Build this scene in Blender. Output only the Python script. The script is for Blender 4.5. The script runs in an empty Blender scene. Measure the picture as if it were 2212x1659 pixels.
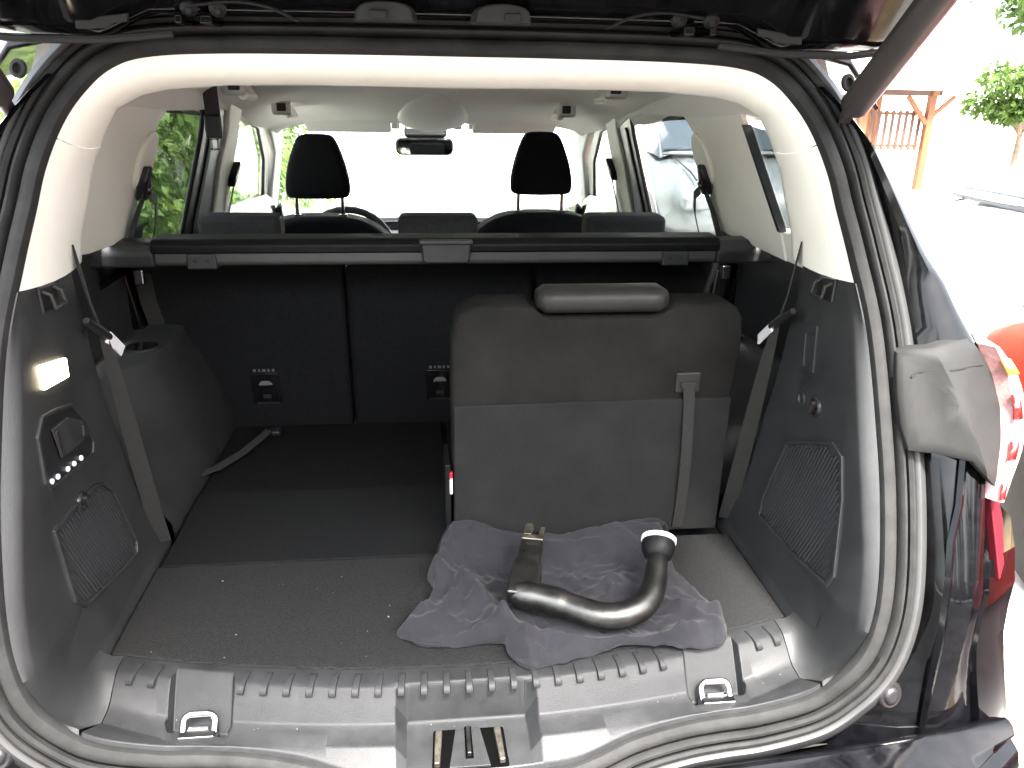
import bpy, bmesh, math, random
from mathutils import Vector, Matrix, noise
R = math.radians
random.seed(7)
SC = bpy.context.scene
COL = SC.collection

# ------------------------------------------------------------------ camera, sky, sun, exposure
cam_d = bpy.data.cameras.new('camera')
cam = bpy.data.objects.new('camera', cam_d)
COL.objects.link(cam)
SC.camera = cam
cam_d.sensor_width = 36.0
cam_d.lens = 36.0 * 1750 / 2212
cam_d.clip_start = 0.02
cam_d.clip_end = 2000
YAW, PITCH, ROLL = R(6.5), R(20.0), R(0.9)
_f = Vector((math.sin(YAW) * math.cos(PITCH), math.cos(YAW) * math.cos(PITCH), -math.sin(PITCH)))
_r0 = Vector((math.cos(YAW), -math.sin(YAW), 0))
_u0 = _r0.cross(_f)
_r = math.cos(ROLL) * _r0 + math.sin(ROLL) * _u0
_u = -math.sin(ROLL) * _r0 + math.cos(ROLL) * _u0
_m = Matrix((_r, _u, -_f)).transposed().to_4x4()
_m.translation = Vector((-0.05, 0.0, 1.52))
cam.matrix_world = _m

SUN_EL, SUN_AZ = R(62.5), R(166)          # azimuth clockwise from +Y (the car's nose)
world = bpy.data.worlds.new('World')
SC.world = world
world.use_nodes = True
wn = world.node_tree.nodes
wl = world.node_tree.links
wn.clear()
sky = wn.new('ShaderNodeTexSky')
sky.sky_type = 'NISHITA'
sky.sun_disc = False
sky.sun_elevation = SUN_EL
sky.sun_rotation = SUN_AZ
sky.air_density = 1.4
sky.dust_density = 6.0
bg = wn.new('ShaderNodeBackground')
bg.inputs[1].default_value = 0.15
wo = wn.new('ShaderNodeOutputWorld')
hs = wn.new('ShaderNodeHueSaturation')
hs.inputs['Saturation'].default_value = 0.45
wl.new(sky.outputs[0], hs.inputs['Color'])
wl.new(hs.outputs[0], bg.inputs[0])
wl.new(bg.outputs[0], wo.inputs[0])
sun_d = bpy.data.lights.new('sun', 'SUN')
sun_d.energy = 2.6
sun_d.angle = R(8)
sun_d.color = (1.0, 0.97, 0.92)
sun = bpy.data.objects.new('sun', sun_d)
COL.objects.link(sun)
_sd = Vector((math.sin(SUN_AZ) * math.cos(SUN_EL), math.cos(SUN_AZ) * math.cos(SUN_EL), math.sin(SUN_EL)))
sun.rotation_euler = _sd.to_track_quat('Z', 'Y').to_euler()
sun.location = (6, -4, 9)
SC.view_settings.view_transform = 'Standard'
SC.view_settings.look = 'None'
SC.view_settings.gamma = 1.0
SC.view_settings.exposure = 3.58
SC.view_settings.use_curve_mapping = False

# ------------------------------------------------------------------ materials
def mat(name, col, rough=0.5, metal=0.0, spec=0.5, var=0.0, vscale=8.0, bump=0.0, bscale=300.0, coat=0.0,
        sheen=0.0, emit=None, es=0.0, trans=0.0, col2=None, stretch=None, rvar=0.0, sub=0.0):
    m = bpy.data.materials.new(name)
    m.use_nodes = True
    n, l = m.node_tree.nodes, m.node_tree.links
    b = n['Principled BSDF']
    b.inputs['Base Color'].default_value = (*col, 1)
    b.inputs['Roughness'].default_value = rough
    b.inputs['Metallic'].default_value = metal
    b.inputs['Specular IOR Level'].default_value = spec
    b.inputs['Coat Weight'].default_value = coat
    b.inputs['Coat Roughness'].default_value = 0.04
    b.inputs['Sheen Weight'].default_value = sheen
    b.inputs['Transmission Weight'].default_value = trans
    if emit:
        b.inputs['Emission Color'].default_value = (*emit, 1)
        b.inputs['Emission Strength'].default_value = es
    tc = n.new('ShaderNodeTexCoord')
    vec = tc.outputs['Object']
    if stretch:
        mp = n.new('ShaderNodeMapping')
        mp.inputs['Scale'].default_value = stretch
        l.new(vec, mp.inputs[0])
        vec = mp.outputs[0]
    if var > 0 or col2:
        t = n.new('ShaderNodeTexNoise')
        t.inputs['Scale'].default_value = vscale
        t.inputs['Detail'].default_value = 6
        t.inputs['Roughness'].default_value = 0.65
        l.new(vec, t.inputs['Vector'])
        rp = n.new('ShaderNodeValToRGB')
        c2 = col2 or tuple(min(1, c * (1 + var)) for c in col)
        c1 = col if col2 else tuple(c * (1 - var) for c in col)
        rp.color_ramp.elements[0].position = 0.32
        rp.color_ramp.elements[1].position = 0.68
        rp.color_ramp.elements[0].color = (*c1, 1)
        rp.color_ramp.elements[1].color = (*c2, 1)
        l.new(t.outputs['Fac'], rp.inputs[0])
        l.new(rp.outputs[0], b.inputs['Base Color'])
        if rvar > 0:
            mr = n.new('ShaderNodeMapRange')
            mr.inputs['From Min'].default_value = 0.3
            mr.inputs['From Max'].default_value = 0.7
            mr.inputs['To Min'].default_value = rough - rvar
            mr.inputs['To Max'].default_value = rough + rvar
            l.new(t.outputs['Fac'], mr.inputs['Value'])
            l.new(mr.outputs[0], b.inputs['Roughness'])
    if bump > 0:
        t2 = n.new('ShaderNodeTexNoise')
        t2.inputs['Scale'].default_value = bscale
        t2.inputs['Detail'].default_value = 3
        l.new(vec, t2.inputs['Vector'])
        bp = n.new('ShaderNodeBump')
        bp.inputs['Strength'].default_value = bump
        bp.inputs['Distance'].default_value = 0.002
        l.new(t2.outputs['Fac'], bp.inputs['Height'])
        l.new(bp.outputs[0], b.inputs['Normal'])
    return m

def glass_mat(name, tint, refl=0.08, rough=0.0):
    m = bpy.data.materials.new(name)
    m.use_nodes = True
    n, l = m.node_tree.nodes, m.node_tree.links
    n.clear()
    o = n.new('ShaderNodeOutputMaterial')
    mx = n.new('ShaderNodeMixShader')
    tr = n.new('ShaderNodeBsdfTransparent')
    gl = n.new('ShaderNodeBsdfGlossy')
    lw = n.new('ShaderNodeLayerWeight')
    lw.inputs['Blend'].default_value = 0.5
    pw = n.new('ShaderNodeMath')
    pw.operation = 'POWER'
    pw.inputs[1].default_value = 6.0
    fr = n.new('ShaderNodeMath')
    fr.operation = 'MULTIPLY_ADD'
    fr.inputs[1].default_value = 0.6
    fr.inputs[2].default_value = 0.035
    l.new(lw.outputs['Facing'], pw.inputs[0])
    l.new(pw.outputs[0], fr.inputs[0])
    tr.inputs[0].default_value = (*tint, 1)
    gl.inputs['Roughness'].default_value = rough
    l.new(fr.outputs[0], mx.inputs[0])
    l.new(tr.outputs[0], mx.inputs[1])
    l.new(gl.outputs[0], mx.inputs[2])
    l.new(mx.outputs[0], o.inputs[0])
    return m

M = {}
M['plastic'] = mat('dark grained plastic', (0.02, 0.0205, 0.021), 0.5, bump=0.25, bscale=900, var=0.18, vscale=14, rvar=0.06)
M['plastic_sill'] = mat('charcoal sill plastic', (0.018, 0.0185, 0.0195), 0.5, spec=0.26, bump=0.22, bscale=700, var=0.25, vscale=22, rvar=0.06)
M['plastic_dk'] = mat('black smooth plastic', (0.012, 0.012, 0.013), 0.38, var=0.2, vscale=30)
M['plastic_gray'] = mat('grey moulded plastic', (0.0150, 0.0150, 0.0147), 0.62, spec=0.15, bump=0.12, bscale=700, var=0.12, vscale=10)
M['rubber'] = mat('door rubber', (0.0215, 0.0215, 0.0212), 0.7, spec=0.12, var=0.25, vscale=25, bump=0.08, bscale=400)
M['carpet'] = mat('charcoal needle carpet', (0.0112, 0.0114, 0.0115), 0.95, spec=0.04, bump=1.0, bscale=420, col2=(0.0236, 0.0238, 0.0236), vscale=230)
M['carpet_mid_shade'] = mat('folded seat carpet with falloff shade', (0.0060, 0.0063, 0.0066), 0.95, spec=0.03, bump=1.0, bscale=420, col2=(0.0140, 0.0145, 0.0148), vscale=230)  # folded seat carpet, darkened further by light falloff put into the colour
M['carpet_deep_shade'] = mat('inner carpet with deep falloff shade', (0.0045, 0.0046, 0.0049), 0.95, spec=0.02, bump=1.0, bscale=420, col2=(0.0112, 0.0114, 0.0118), vscale=230)  # darkest carpet: fading light towards the seat backs put into the colour
M['carpet_dk'] = mat('black backrest carpet', (0.0068, 0.0070, 0.0076), 0.95, spec=0.03, bump=0.7, bscale=500, col2=(0.0140, 0.0142, 0.0152), vscale=200)
M['seat_top'] = mat('brown grey seat carpet', (0.0112, 0.0109, 0.0104), 0.95, spec=0.04, bump=0.8, bscale=450, col2=(0.0180, 0.0174, 0.0164), vscale=11)
M['seat_low'] = mat('grey seat carpet', (0.0140, 0.0143, 0.0142), 0.95, spec=0.04, bump=0.8, bscale=450, col2=(0.0205, 0.0208, 0.0204), vscale=10)
M['leather'] = mat('dark grey vinyl', (0.018, 0.017, 0.0155), 0.5, spec=0.3, bump=0.2, bscale=250, var=0.15, vscale=12)
M['seat_cloth'] = mat('black seat fabric', (0.008, 0.0085, 0.010), 0.85, spec=0.2, bump=0.5, bscale=500, var=0.3, vscale=120)
M['headrest_cloth'] = mat('charcoal headrest fabric', (0.028, 0.0285, 0.030), 0.8, spec=0.3, bump=0.5, bscale=500, var=0.2, vscale=90)
M['cream'] = mat('cream trim plastic', (0.78, 0.765, 0.69), 0.55, bump=0.08, bscale=700, var=0.03, vscale=5)
M['head'] = mat('pale headliner fabric', (0.75, 0.74, 0.69), 0.9, spec=0.2, bump=0.3, bscale=600, var=0.03, vscale=5)
M['flange'] = mat('dark flange', (0.050, 0.050, 0.050), 0.55, metal=0.3, var=0.1, vscale=20)
M['paint'] = mat('black car paint', (0.0028, 0.0028, 0.0034), 0.09, spec=0.24, coat=0.0, var=0.5, vscale=35, rvar=0.06)
M['metal'] = mat('worn grey steel', (0.078, 0.078, 0.074), 0.36, metal=0.95, bump=0.15, bscale=120, var=0.2, vscale=40, rvar=0.1)
M['steel_raw'] = mat('scuffed bare steel', (0.22, 0.20, 0.16), 0.42, metal=0.85, bump=0.3, bscale=90, col2=(0.05, 0.046, 0.038), vscale=60)
M['chrome'] = mat('chrome', (0.36, 0.36, 0.37), 0.2, metal=1.0, var=0.08, vscale=60)
M['belt'] = mat('grey belt webbing', (0.021, 0.0205, 0.019), 0.8, spec=0.2, bump=0.3, bscale=600, var=0.12, vscale=90)
M['belt_dk'] = mat('black belt webbing', (0.02, 0.019, 0.018), 0.75, bump=0.3, bscale=600, var=0.12, vscale=90)
M['cloth'] = mat('grey violet cotton', (0.0150, 0.0151, 0.0180), 0.92, spec=0.10, bump=0.5, bscale=420, col2=(0.0212, 0.0212, 0.0246), vscale=18, sheen=0.08)
M['alu'] = mat('grey anodised profile', (0.052, 0.051, 0.050), 0.5, metal=0.2, var=0.1, vscale=20)
M['black_gloss'] = mat('gloss black plastic', (0.006, 0.006, 0.007), 0.12, spec=0.5, var=0.3, vscale=40)
M['alu_lt'] = mat('satin silver plastic', (0.42, 0.42, 0.40), 0.35, metal=0.3, var=0.05, vscale=20)
M['steel_br'] = mat('bright tongue steel', (0.85, 0.84, 0.86), 0.42, metal=0.25, var=0.04, vscale=40)
M['white'] = mat('white plastic', (0.8, 0.8, 0.8), 0.4, var=0.04, vscale=30)
M['cap'] = mat('matt black rubber cap', (0.0045, 0.0045, 0.005), 0.55, spec=0.2, bump=0.2, bscale=300, var=0.3, vscale=40)
M['void'] = mat('unlit black gap', (0.002, 0.002, 0.002), 1.0, spec=0.0, var=0.2, vscale=30)
M['red'] = mat('red plastic', (0.6, 0.01, 0.02), 0.4, var=0.1, vscale=30)
M['lamp'] = mat('lit lamp lens', (0.9, 0.85, 0.7), 0.3, emit=(1.0, 0.86, 0.58), es=2.2)
M['lens_red'] = mat('red lamp lens', (0.55, 0.012, 0.012), 0.1, coat=1.0, var=0.2, vscale=60, bump=0.3, bscale=120)
M['lens_clear'] = mat('clear lamp lens', (0.34, 0.22, 0.21), 0.2, coat=0.5, bump=0.5, bscale=90, col2=(0.20, 0.045, 0.04), vscale=14)
M['lens_head'] = mat('clear headlight lens', (0.45, 0.46, 0.47), 0.15, coat=0.6, var=0.15, vscale=30)
M['lens_amber'] = mat('amber lamp lens', (0.75, 0.28, 0.03), 0.12, coat=1.0)
M['reflector'] = mat('dull red reflector', (0.085, 0.006, 0.011), 0.5, spec=0.2, bump=0.5, bscale=200)
M['strut'] = mat('matt strut black', (0.03, 0.026, 0.025), 0.42, var=0.15, vscale=20)
M['net'] = mat('black pocket net', (0.014, 0.015, 0.017), 0.7, bump=0.3, bscale=500)
M['print'] = mat('grey print', (0.09, 0.09, 0.09), 0.6)
M['lint'] = mat('pale lint', (0.22, 0.21, 0.18), 0.9)
M['glass_clear'] = glass_mat('clear glass', (0.87, 0.90, 0.885))
M['glass_tint'] = glass_mat('privacy glass', (0.43, 0.455, 0.455))
M['glass_dark'] = glass_mat('dark quarter glass', (0.27, 0.285, 0.28))
M['mirror'] = mat('mirror', (0.7, 0.75, 0.78), 0.03, metal=1.0)
M['dash'] = mat('dark dashboard', (0.03, 0.03, 0.032), 0.6, bump=0.2, bscale=500)
# outside
M['asphalt'] = mat('pale concrete paving', (0.42, 0.41, 0.38), 0.9, bump=0.6, bscale=60, col2=(0.5, 0.485, 0.45), vscale=3)
M['tarmac'] = mat('dark road asphalt', (0.045, 0.045, 0.046), 0.9, bump=0.6, bscale=90, col2=(0.065, 0.064, 0.062), vscale=5)
M['soil'] = mat('leaf litter', (0.30, 0.22, 0.13), 0.95, bump=1.0, bscale=60, col2=(0.12, 0.085, 0.05), vscale=18)
M['render'] = mat('white render wall', (0.80, 0.80, 0.78), 0.9, bump=0.4, bscale=80, var=0.04, vscale=2)
M['roof_tile'] = mat('roof tiles', (0.35, 0.18, 0.12), 0.8, var=0.25, vscale=6)
M['win_dark'] = mat('house window glass', (0.10, 0.12, 0.14), 0.08, coat=1.0)
M['wood'] = mat('orange stained wood', (0.17, 0.055, 0.017), 0.75, col2=(0.09, 0.032, 0.012), vscale=5, stretch=(1, 1, 0.2))
M['wood_dk'] = mat('brown wood', (0.06, 0.028, 0.018), 0.8, var=0.3, vscale=6)
M['bark'] = mat('bark', (0.12, 0.085, 0.06), 0.95, bump=1, bscale=30, var=0.4, vscale=9)
M['silver'] = mat('silver car paint', (0.52, 0.54, 0.56), 0.28, metal=0.35, coat=1.0)
M['redpaint'] = mat('red car paint', (0.34, 0.020, 0.007), 0.6, spec=0.08, coat=0.0, var=0.05, vscale=3)
M['tyre'] = mat('tyre', (0.018, 0.018, 0.018), 0.85, bump=0.4, bscale=80)

def leaf_mat(name, c1, c2, c3):
    m = bpy.data.materials.new(name)
    m.use_nodes = True
    n, l = m.node_tree.nodes, m.node_tree.links
    b = n['Principled BSDF']
    b.inputs['Roughness'].default_value = 0.55
    b.inputs['Specular IOR Level'].default_value = 0.3
    tc = n.new('ShaderNodeTexCoord')
    t = n.new('ShaderNodeTexNoise')
    t.inputs['Scale'].default_value = 5.0
    t.inputs['Detail'].default_value = 5
    l.new(tc.outputs['Object'], t.inputs['Vector'])
    rp = n.new('ShaderNodeValToRGB')
    rp.color_ramp.elements[0].position = 0.3
    rp.color_ramp.elements[1].position = 0.7
    rp.color_ramp.elements[0].color = (*c1, 1)
    rp.color_ramp.elements[1].color = (*c3, 1)
    e = rp.color_ramp.elements.new(0.5)
    e.color = (*c2, 1)
    l.new(t.outputs['Fac'], rp.inputs[0])
    l.new(rp.outputs[0], b.inputs['Base Color'])
    tl = n.new('ShaderNodeBsdfTranslucent')
    l.new(rp.outputs[0], tl.inputs[0])
    mx = n.new('ShaderNodeMixShader')
    mx.inputs[0].default_value = 0.35
    o = n['Material Output']
    l.new(b.outputs[0], mx.inputs[1])
    l.new(tl.outputs[0], mx.inputs[2])
    l.new(mx.outputs[0], o.inputs[0])
    return m
M['conifer'] = leaf_mat('conifer needles', (0.05, 0.09, 0.028), (0.11, 0.18, 0.045), (0.24, 0.33, 0.08))
M['leaf'] = leaf_mat('broad leaves', (0.025, 0.055, 0.010), (0.055, 0.10, 0.018), (0.10, 0.15, 0.028))

# ------------------------------------------------------------------ object helpers
def setp(o, parent):
    if parent is not None:
        o.parent = parent
        o.matrix_parent_inverse = Matrix.Translation(parent.location).inverted() if parent.type == 'EMPTY' else Matrix.Identity(4)

def thing(name, label, cat, loc, group=None):
    o = bpy.data.objects.new(name, None)
    o.empty_display_size = 0.1
    o.location = loc
    COL.objects.link(o)
    o['label'] = label
    o['category'] = cat
    if group:
        o['group'] = group
    return o

def tag(o, label, cat, group=None):
    o['label'] = label
    o['category'] = cat
    if group:
        o['group'] = group
    return o

def mk(name, verts, faces, material, parent=None, sharp=32, bevel=0.0, bseg=2, sub=0, solid=0.0, label=None, weld=True):
    me = bpy.data.meshes.new(name)
    me.from_pydata([tuple(v) for v in verts], [], faces)
    bm = bmesh.new()
    bm.from_mesh(me)
    if weld:
        bmesh.ops.remove_doubles(bm, verts=bm.verts, dist=1e-5)
    bmesh.ops.recalc_face_normals(bm, faces=bm.faces)
    bm.to_mesh(me)
    bm.free()
    me.materials.append(material if not isinstance(material, str) else M[material])
    for p in me.polygons:
        p.use_smooth = True
    if sharp is not None:
        me.set_sharp_from_angle(angle=R(sharp))
    o = bpy.data.objects.new(name, me)
    COL.objects.link(o)
    setp(o, parent)
    if solid:
        s = o.modifiers.new('solid', 'SOLIDIFY')
        s.thickness = solid
        s.offset = 0
    if bevel > 0:
        b = o.modifiers.new('bevel', 'BEVEL')
        b.width = bevel
        b.segments = bseg
        b.limit_method = 'ANGLE'
        b.angle_limit = R(28)
        b.harden_normals = True
    if sub:
        s = o.modifiers.new('sub', 'SUBSURF')
        s.levels = sub
        s.render_levels = sub
    if label:
        o['label'] = label
    return o

class G:
    """collects geometry for one mesh"""
    def __init__(self):
        self.v, self.f = [], []
    def add(self, verts, faces):
        k = len(self.v)
        self.v += [Vector(p) for p in verts]
        self.f += [tuple(i + k for i in fc) for fc in faces]
        return self
    def grid(self, rows, closed_u=False, closed_v=False, caps=False):
        n, m = len(rows), len(rows[0])
        vs = [p for r in rows for p in r]
        fs = []
        for i in range(n if closed_u else n - 1):
            for j in range(m if closed_v else m - 1):
                a, b = i, (i + 1) % n
                c, d = j, (j + 1) % m
                fs.append((a * m + c, a * m + d, b * m + d, b * m + c))
        if caps:
            fs.append(tuple(range(m)))
            fs.append(tuple(reversed(range((n - 1) * m, n * m))))
        return self.add(vs, fs)
    def box(self, c, s, rot=None):
        c = Vector(c)
        vs = []
        for x in (-.5, .5):
            for y in (-.5, .5):
                for z in (-.5, .5):
                    p = Vector((x * s[0], y * s[1], z * s[2]))
                    if rot:
                        p = rot @ p
                    vs.append(c + p)
        return self.add(vs, [(0, 1, 3, 2), (4, 6, 7, 5), (0, 4, 5, 1), (2, 3, 7, 6), (0, 2, 6, 4), (1, 5, 7, 3)])
    def prism(self, a, b):
        n = len(a)
        fs = [tuple(range(n)), tuple(reversed(range(n, 2 * n)))]
        fs += [(i, i + n, (i + 1) % n + n, (i + 1) % n) for i in range(n)]
        return self.add(list(a) + list(b), fs)
    def tube(self, path, rad, n=12, caps=True, sq=None):
        path = [Vector(p) for p in path]
        rows = []
        up = None
        for i, p in enumerate(path):
            t = (path[min(i + 1, len(path) - 1)] - path[max(i - 1, 0)]).normalized()
            if up is None:
                up = Vector((0, 0, 1)) if abs(t.z) < .9 else Vector((1, 0, 0))
            s = t.cross(up).normalized()
            up = s.cross(t).normalized()
            r = rad[i] if isinstance(rad, (list, tuple)) else rad
            rows.append([p + r * (math.cos(2 * math.pi * k / n) * s + math.sin(2 * math.pi * k / n) * up * (sq or 1)) for k in range(n)])
        return self.grid(rows, closed_v=True, caps=caps)
    def ribbon(self, path, wid, thick=0.0012):
        rows = []
        path = [Vector(p) for p in path]
        for i, p in enumerate(path):
            t = (path[min(i + 1, len(path) - 1)] - path[max(i - 1, 0)]).normalized()
            w = Vector(wid[i]) / 2
            nn = t.cross(w).normalized() * thick
            rows.append([p - w - nn, p + w - nn, p + w + nn, p - w + nn])
        return self.grid(rows, closed_v=True, caps=True)
    def lathe(self, c, axis, prof, n=24):
        axis = Vector(axis).normalized()
        up = Vector((0, 0, 1)) if abs(axis.z) < .9 else Vector((1, 0, 0))
        s = axis.cross(up).normalized()
        u = s.cross(axis)
        rows = []
        for h, r in prof:
            rows.append([Vector(c) + axis * h + r * (math.cos(2 * math.pi * k / n) * s + math.sin(2 * math.pi * k / n) * u) for k in range(n)])
        return self.grid(rows, closed_v=True, caps=True)
    def mk(self, name, material, parent=None, **kw):
        return mk(name, self.v, self.f, material, parent, **kw)

def cr(pts, n=8):
    """Catmull-Rom through points (open)"""
    pts = [Vector(p) for p in pts]
    out = []
    for i in range(len(pts) - 1):
        p0 = pts[i - 1] if i > 0 else pts[0] * 2 - pts[1]
        p1, p2 = pts[i], pts[i + 1]
        p3 = pts[i + 2] if i + 2 < len(pts) else pts[-1] * 2 - pts[-2]
        for k in range(n):
            t = k / n
            out.append(.5 * ((2 * p1) + (p2 - p0) * t + (2 * p0 - 5 * p1 + 4 * p2 - p3) * t * t + (3 * p1 - p0 - 3 * p2 + p3) * t ** 3))
    out.append(pts[-1])
    return out

def interp(tab, x):
    """piecewise linear: tab = [(x, (values...)), ...] ascending"""
    if x <= tab[0][0]:
        return tab[0][1]
    for (a, va), (b, vb) in zip(tab, tab[1:]):
        if x <= b:
            t = (x - a) / (b - a)
            if isinstance(va, (int, float)):
                return va + (vb - va) * t
            return tuple(p + (q - p) * t for p, q in zip(va, vb))
    return tab[-1][1]

def lerp(a, b, t):
    return a + (b - a) * t

def mir(p, s):
    return Vector((p[0] * s, p[1], p[2]))

def rbox(name, c, s, bev, material, parent=None, rot=None, seg=3, label=None):
    g = G().box(c, s, rot)
    return g.mk(name, material, parent, bevel=bev, bseg=seg, label=label)

def rrect(w, h, r, n=5):
    out = []
    for cx, cy, a0 in ((w / 2 - r, h / 2 - r, 0), (-w / 2 + r, h / 2 - r, 90), (-w / 2 + r, -h / 2 + r, 180), (w / 2 - r, -h / 2 + r, 270)):
        for k in range(n + 1):
            a = R(a0 + 90 * k / n)
            out.append((cx + r * math.cos(a), cy + r * math.sin(a)))
    return out

# ------------------------------------------------------------------ ground and outside setting
def plane_grid(name, x0, x1, y0, y1, z, nx, ny, material, amp=0.0):
    rows = []
    for i in range(nx + 1):
        r = []
        for j in range(ny + 1):
            x, y = lerp(x0, x1, i / nx), lerp(y0, y1, j / ny)
            r.append(Vector((x, y, z + amp * noise.noise(Vector((x * .8, y * .8, 3))))))
        rows.append(r)
    o = G().grid(rows).mk(name, material)
    o['kind'] = 'structure'
    return o

plane_grid('ground', -400, 400, -400, 400, 0.0, 20, 20, 'asphalt')
plane_grid('road', -400, 400, -9.0, .15, .006, 40, 4, 'tarmac')
plane_grid('leaf_litter_strip', 0.98, 1.62, .2, 7.0, 0.012, 12, 60, 'soil', amp=0.006)
# a pale far rise behind the houses
rows = []
for k in range(41):
    a = R(-80 + 160 * k / 40)
    rr = 150
    rows.append([Vector((rr * math.sin(a), rr * math.cos(a), -1)), Vector((1.35 * rr * math.sin(a), 1.35 * rr * math.cos(a), 9 + 3 * noise.noise(Vector((k * .3, 0, 0)))))])
o = G().grid(rows).mk('hill', 'asphalt', sharp=None)
o['kind'] = 'structure'

# ------------------------------------------------------------------ THE CAR
CAR = thing('family_car', 'black family car with its tailgate open, load space and seats in view', 'car', (0, 2.8, 0))

# aperture of the load space: right half, bottom centre to top centre
AP = [(0, .868, .619), (.08, .869, .620), (.155, .874, .625), (.235, .898, .638), (.31, .913, .644), (.37, .918, .648), (.43, .917, .655), (.497, .906, .684),
      (.533, .897, .722), (.560, .894, .765), (.576, .900, .815), (.586, .918, .875), (.593, .955, .964), (.595, .996, 1.055), (.590, 1.060, 1.197),
      (.572, 1.105, 1.298), (.557, 1.135, 1.365), (.545, 1.158, 1.418), (.524, 1.183, 1.472), (.497, 1.201, 1.512), (.462, 1.214, 1.543),
      (.415, 1.221, 1.559), (.32, 1.2235, 1.5655), (.15, 1.2245, 1.5675), (0, 1.225, 1.5676)]
full = [Vector(p) for p in AP] + [Vector((-p[0], p[1], p[2])) for p in reversed(AP[1:-1])]
NP = len(full)
LOOP, LN = [], []
NIN = Vector((0, 1, -.45)).normalized()
SUBN = 8
for i in range(NP):
    p0, p1, p2, p3 = full[i - 1], full[i], full[(i + 1) % NP], full[(i + 2) % NP]
    for k in range(SUBN):
        t = k / SUBN
        LOOP.append(.5 * ((2 * p1) + (p2 - p0) * t + (2 * p0 - 5 * p1 + 4 * p2 - p3) * t * t + (3 * p1 - p0 - 3 * p2 + p3) * t ** 3))
NL = len(LOOP)
for i in range(NL):
    tg = (LOOP[(i + 1) % NL] - LOOP[i - 1]).normalized()
    nn = tg.cross(NIN).normalized()
    if nn.dot(LOOP[i] - Vector((0, 1.03, 1.12))) < 0:
        nn = -nn
    LN.append(nn)
HALF = LOOP[:(len(AP) - 1) * SUBN + 1]
AZ = sorted([(p.z, (p.x, p.y)) for p in HALF if p.x > .5 and p.z > .69], key=lambda q: q[0])
AX = sorted([(p.x, (p.y, p.z)) for p in HALF if p.z < .75], key=lambda q: q[0])

def apZ(z):
    return interp(AZ, z)

def apX(x):
    return interp(AX, abs(x))

def sweep(name, prof, material, parent=CAR, i0=None, i1=None, **kw):
    rows = []
    rng = range(NL) if i0 is None else range(i0, i1 + 1)
    for i in rng:
        i %= NL
        rows.append([LOOP[i] + LN[i] * o + NIN * d for o, d in prof])
    g = G().grid(rows, closed_u=(i0 is None), closed_v=True, caps=False)
    return g.mk(name, material, parent, **kw)

# rubber seal with two bulbs and grooves
sweep('tailgate_seal', [(-.001, .016), (-.004, .004), (-.001, -.005), (.006, -.0085), (.0125, -.008), (.0165, -.004), (.0172, .012), (.0222, .012), (.0228, -.006), (.0265, -.010),
                        (.0308, -.008), (.0314, .011), (.0360, .011), (.0366, -.005), (.0405, -.0085), (.0455, -.005), (.047, .002), (.047, .016)], 'rubber', sharp=42)
# painted body flange round the seal
FL = [(.046, .012), (.0475, -.004), (.053, -.007), (.067, .004), (.071, .03)]
sweep('aperture_flange', FL, 'flange', sharp=60)

# ---- cream header and pillar trims
CT = [(1.272, (.577, 1.315, 1.258)), (1.305, (.572, 1.32, 1.298)), (1.365, (.554, 1.32, 1.352)), (1.418, (.540, 1.32, 1.40)), (1.472, (.515, 1.32, 1.450)),
      (1.512, (.493, 1.32, 1.485)), (1.543, (.455, 1.32, 1.504)), (1.559, (.418, 1.32, 1.512)), (1.5655, (.33, 1.32, 1.519)), (1.5675, (.15, 1.32, 1.521)), (1.5676, (0, 1.32, 1.520))]

def cream_rows(sel, s):
    rows = []
    for p in sel:
        key = p.z if p.x > .16 else 1.5675 + .0001 * (1 - p.x / .16)
        c = Vector(interp(CT, key))
        if p.x <= .3:
            c.x = p.x
        a = p + Vector((0, .004, 0))
        mid = Vector((0, 1.2, 1.15))
        up = max(0, min(1, (p.z - 1.25) / .3))
        bul = Vector((-.012 * (1 if p.x > .45 else p.x / .45), -.006 - .012 * up, -.004 - .006 * up))
        row = [a + Vector((0, .02, 0)) - Vector((-.004 if p.x > .4 else 0, 0, -.006 * up)), a]
        for t in (.12, .28, .45, .62, .78, .9):
            row.append(a.lerp(c, t) + bul * (4 * t * (1 - t)))
        row.append(c)
        out = Vector((c.x * .06 + (.03 if c.x > .4 else 0), .018, .02 + .03 * up))
        row.append(c + out * .35 + Vector((0, .008, 0)))
        row.append(c + out * 1.6)
        rows.append([mir(q, s) for q in row])
    return rows

ZS = 1.452
hdr = [p for p in HALF if p.z >= ZS]
rows = [r for r in cream_rows(list(hdr), 1)]
rows2 = [r for r in cream_rows(list(hdr), -1)]
g = G()
g.grid(rows)
g.grid(rows2)
g.mk('header_trim', 'cream', CAR, sharp=60)
for s in (1, -1):
    pil = [p for p in HALF if 1.262 <= p.z < ZS - .002 and p.x > .4]
    # add an end row right at the seam
    zz = ZS - .0006
    x, y = apZ(zz)
    pil = pil + [Vector((x, y, zz))]
    x, y = apZ(1.262)
    pil = [Vector((x, y, 1.262))] + pil
    G().grid(cream_rows(pil, s)).mk('rear_pillar_trim', 'cream', CAR, sharp=60, label='bright cream rear pillar trim on the left' if s < 0 else 'cream rear pillar trim on the right')

# ---- lower side trims (panel + corner + reveal)
def Xp(z):
    return interp([(.70, .546), (.73, .550), (.77, .556), (.83, .563), (.9, .569), (1.1, .573), (1.27, .578)], z)

def Yf(z):
    return interp([(.70, 1.415), (.86, 1.36), (1.03, 1.305), (1.10, 1.29), (1.27, 1.27)], z)

def cedge(x):
    return 1.002 + .26 * x * x

def l2(x):
    return .934 + .25 * x * x

XS_END = .515

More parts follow.
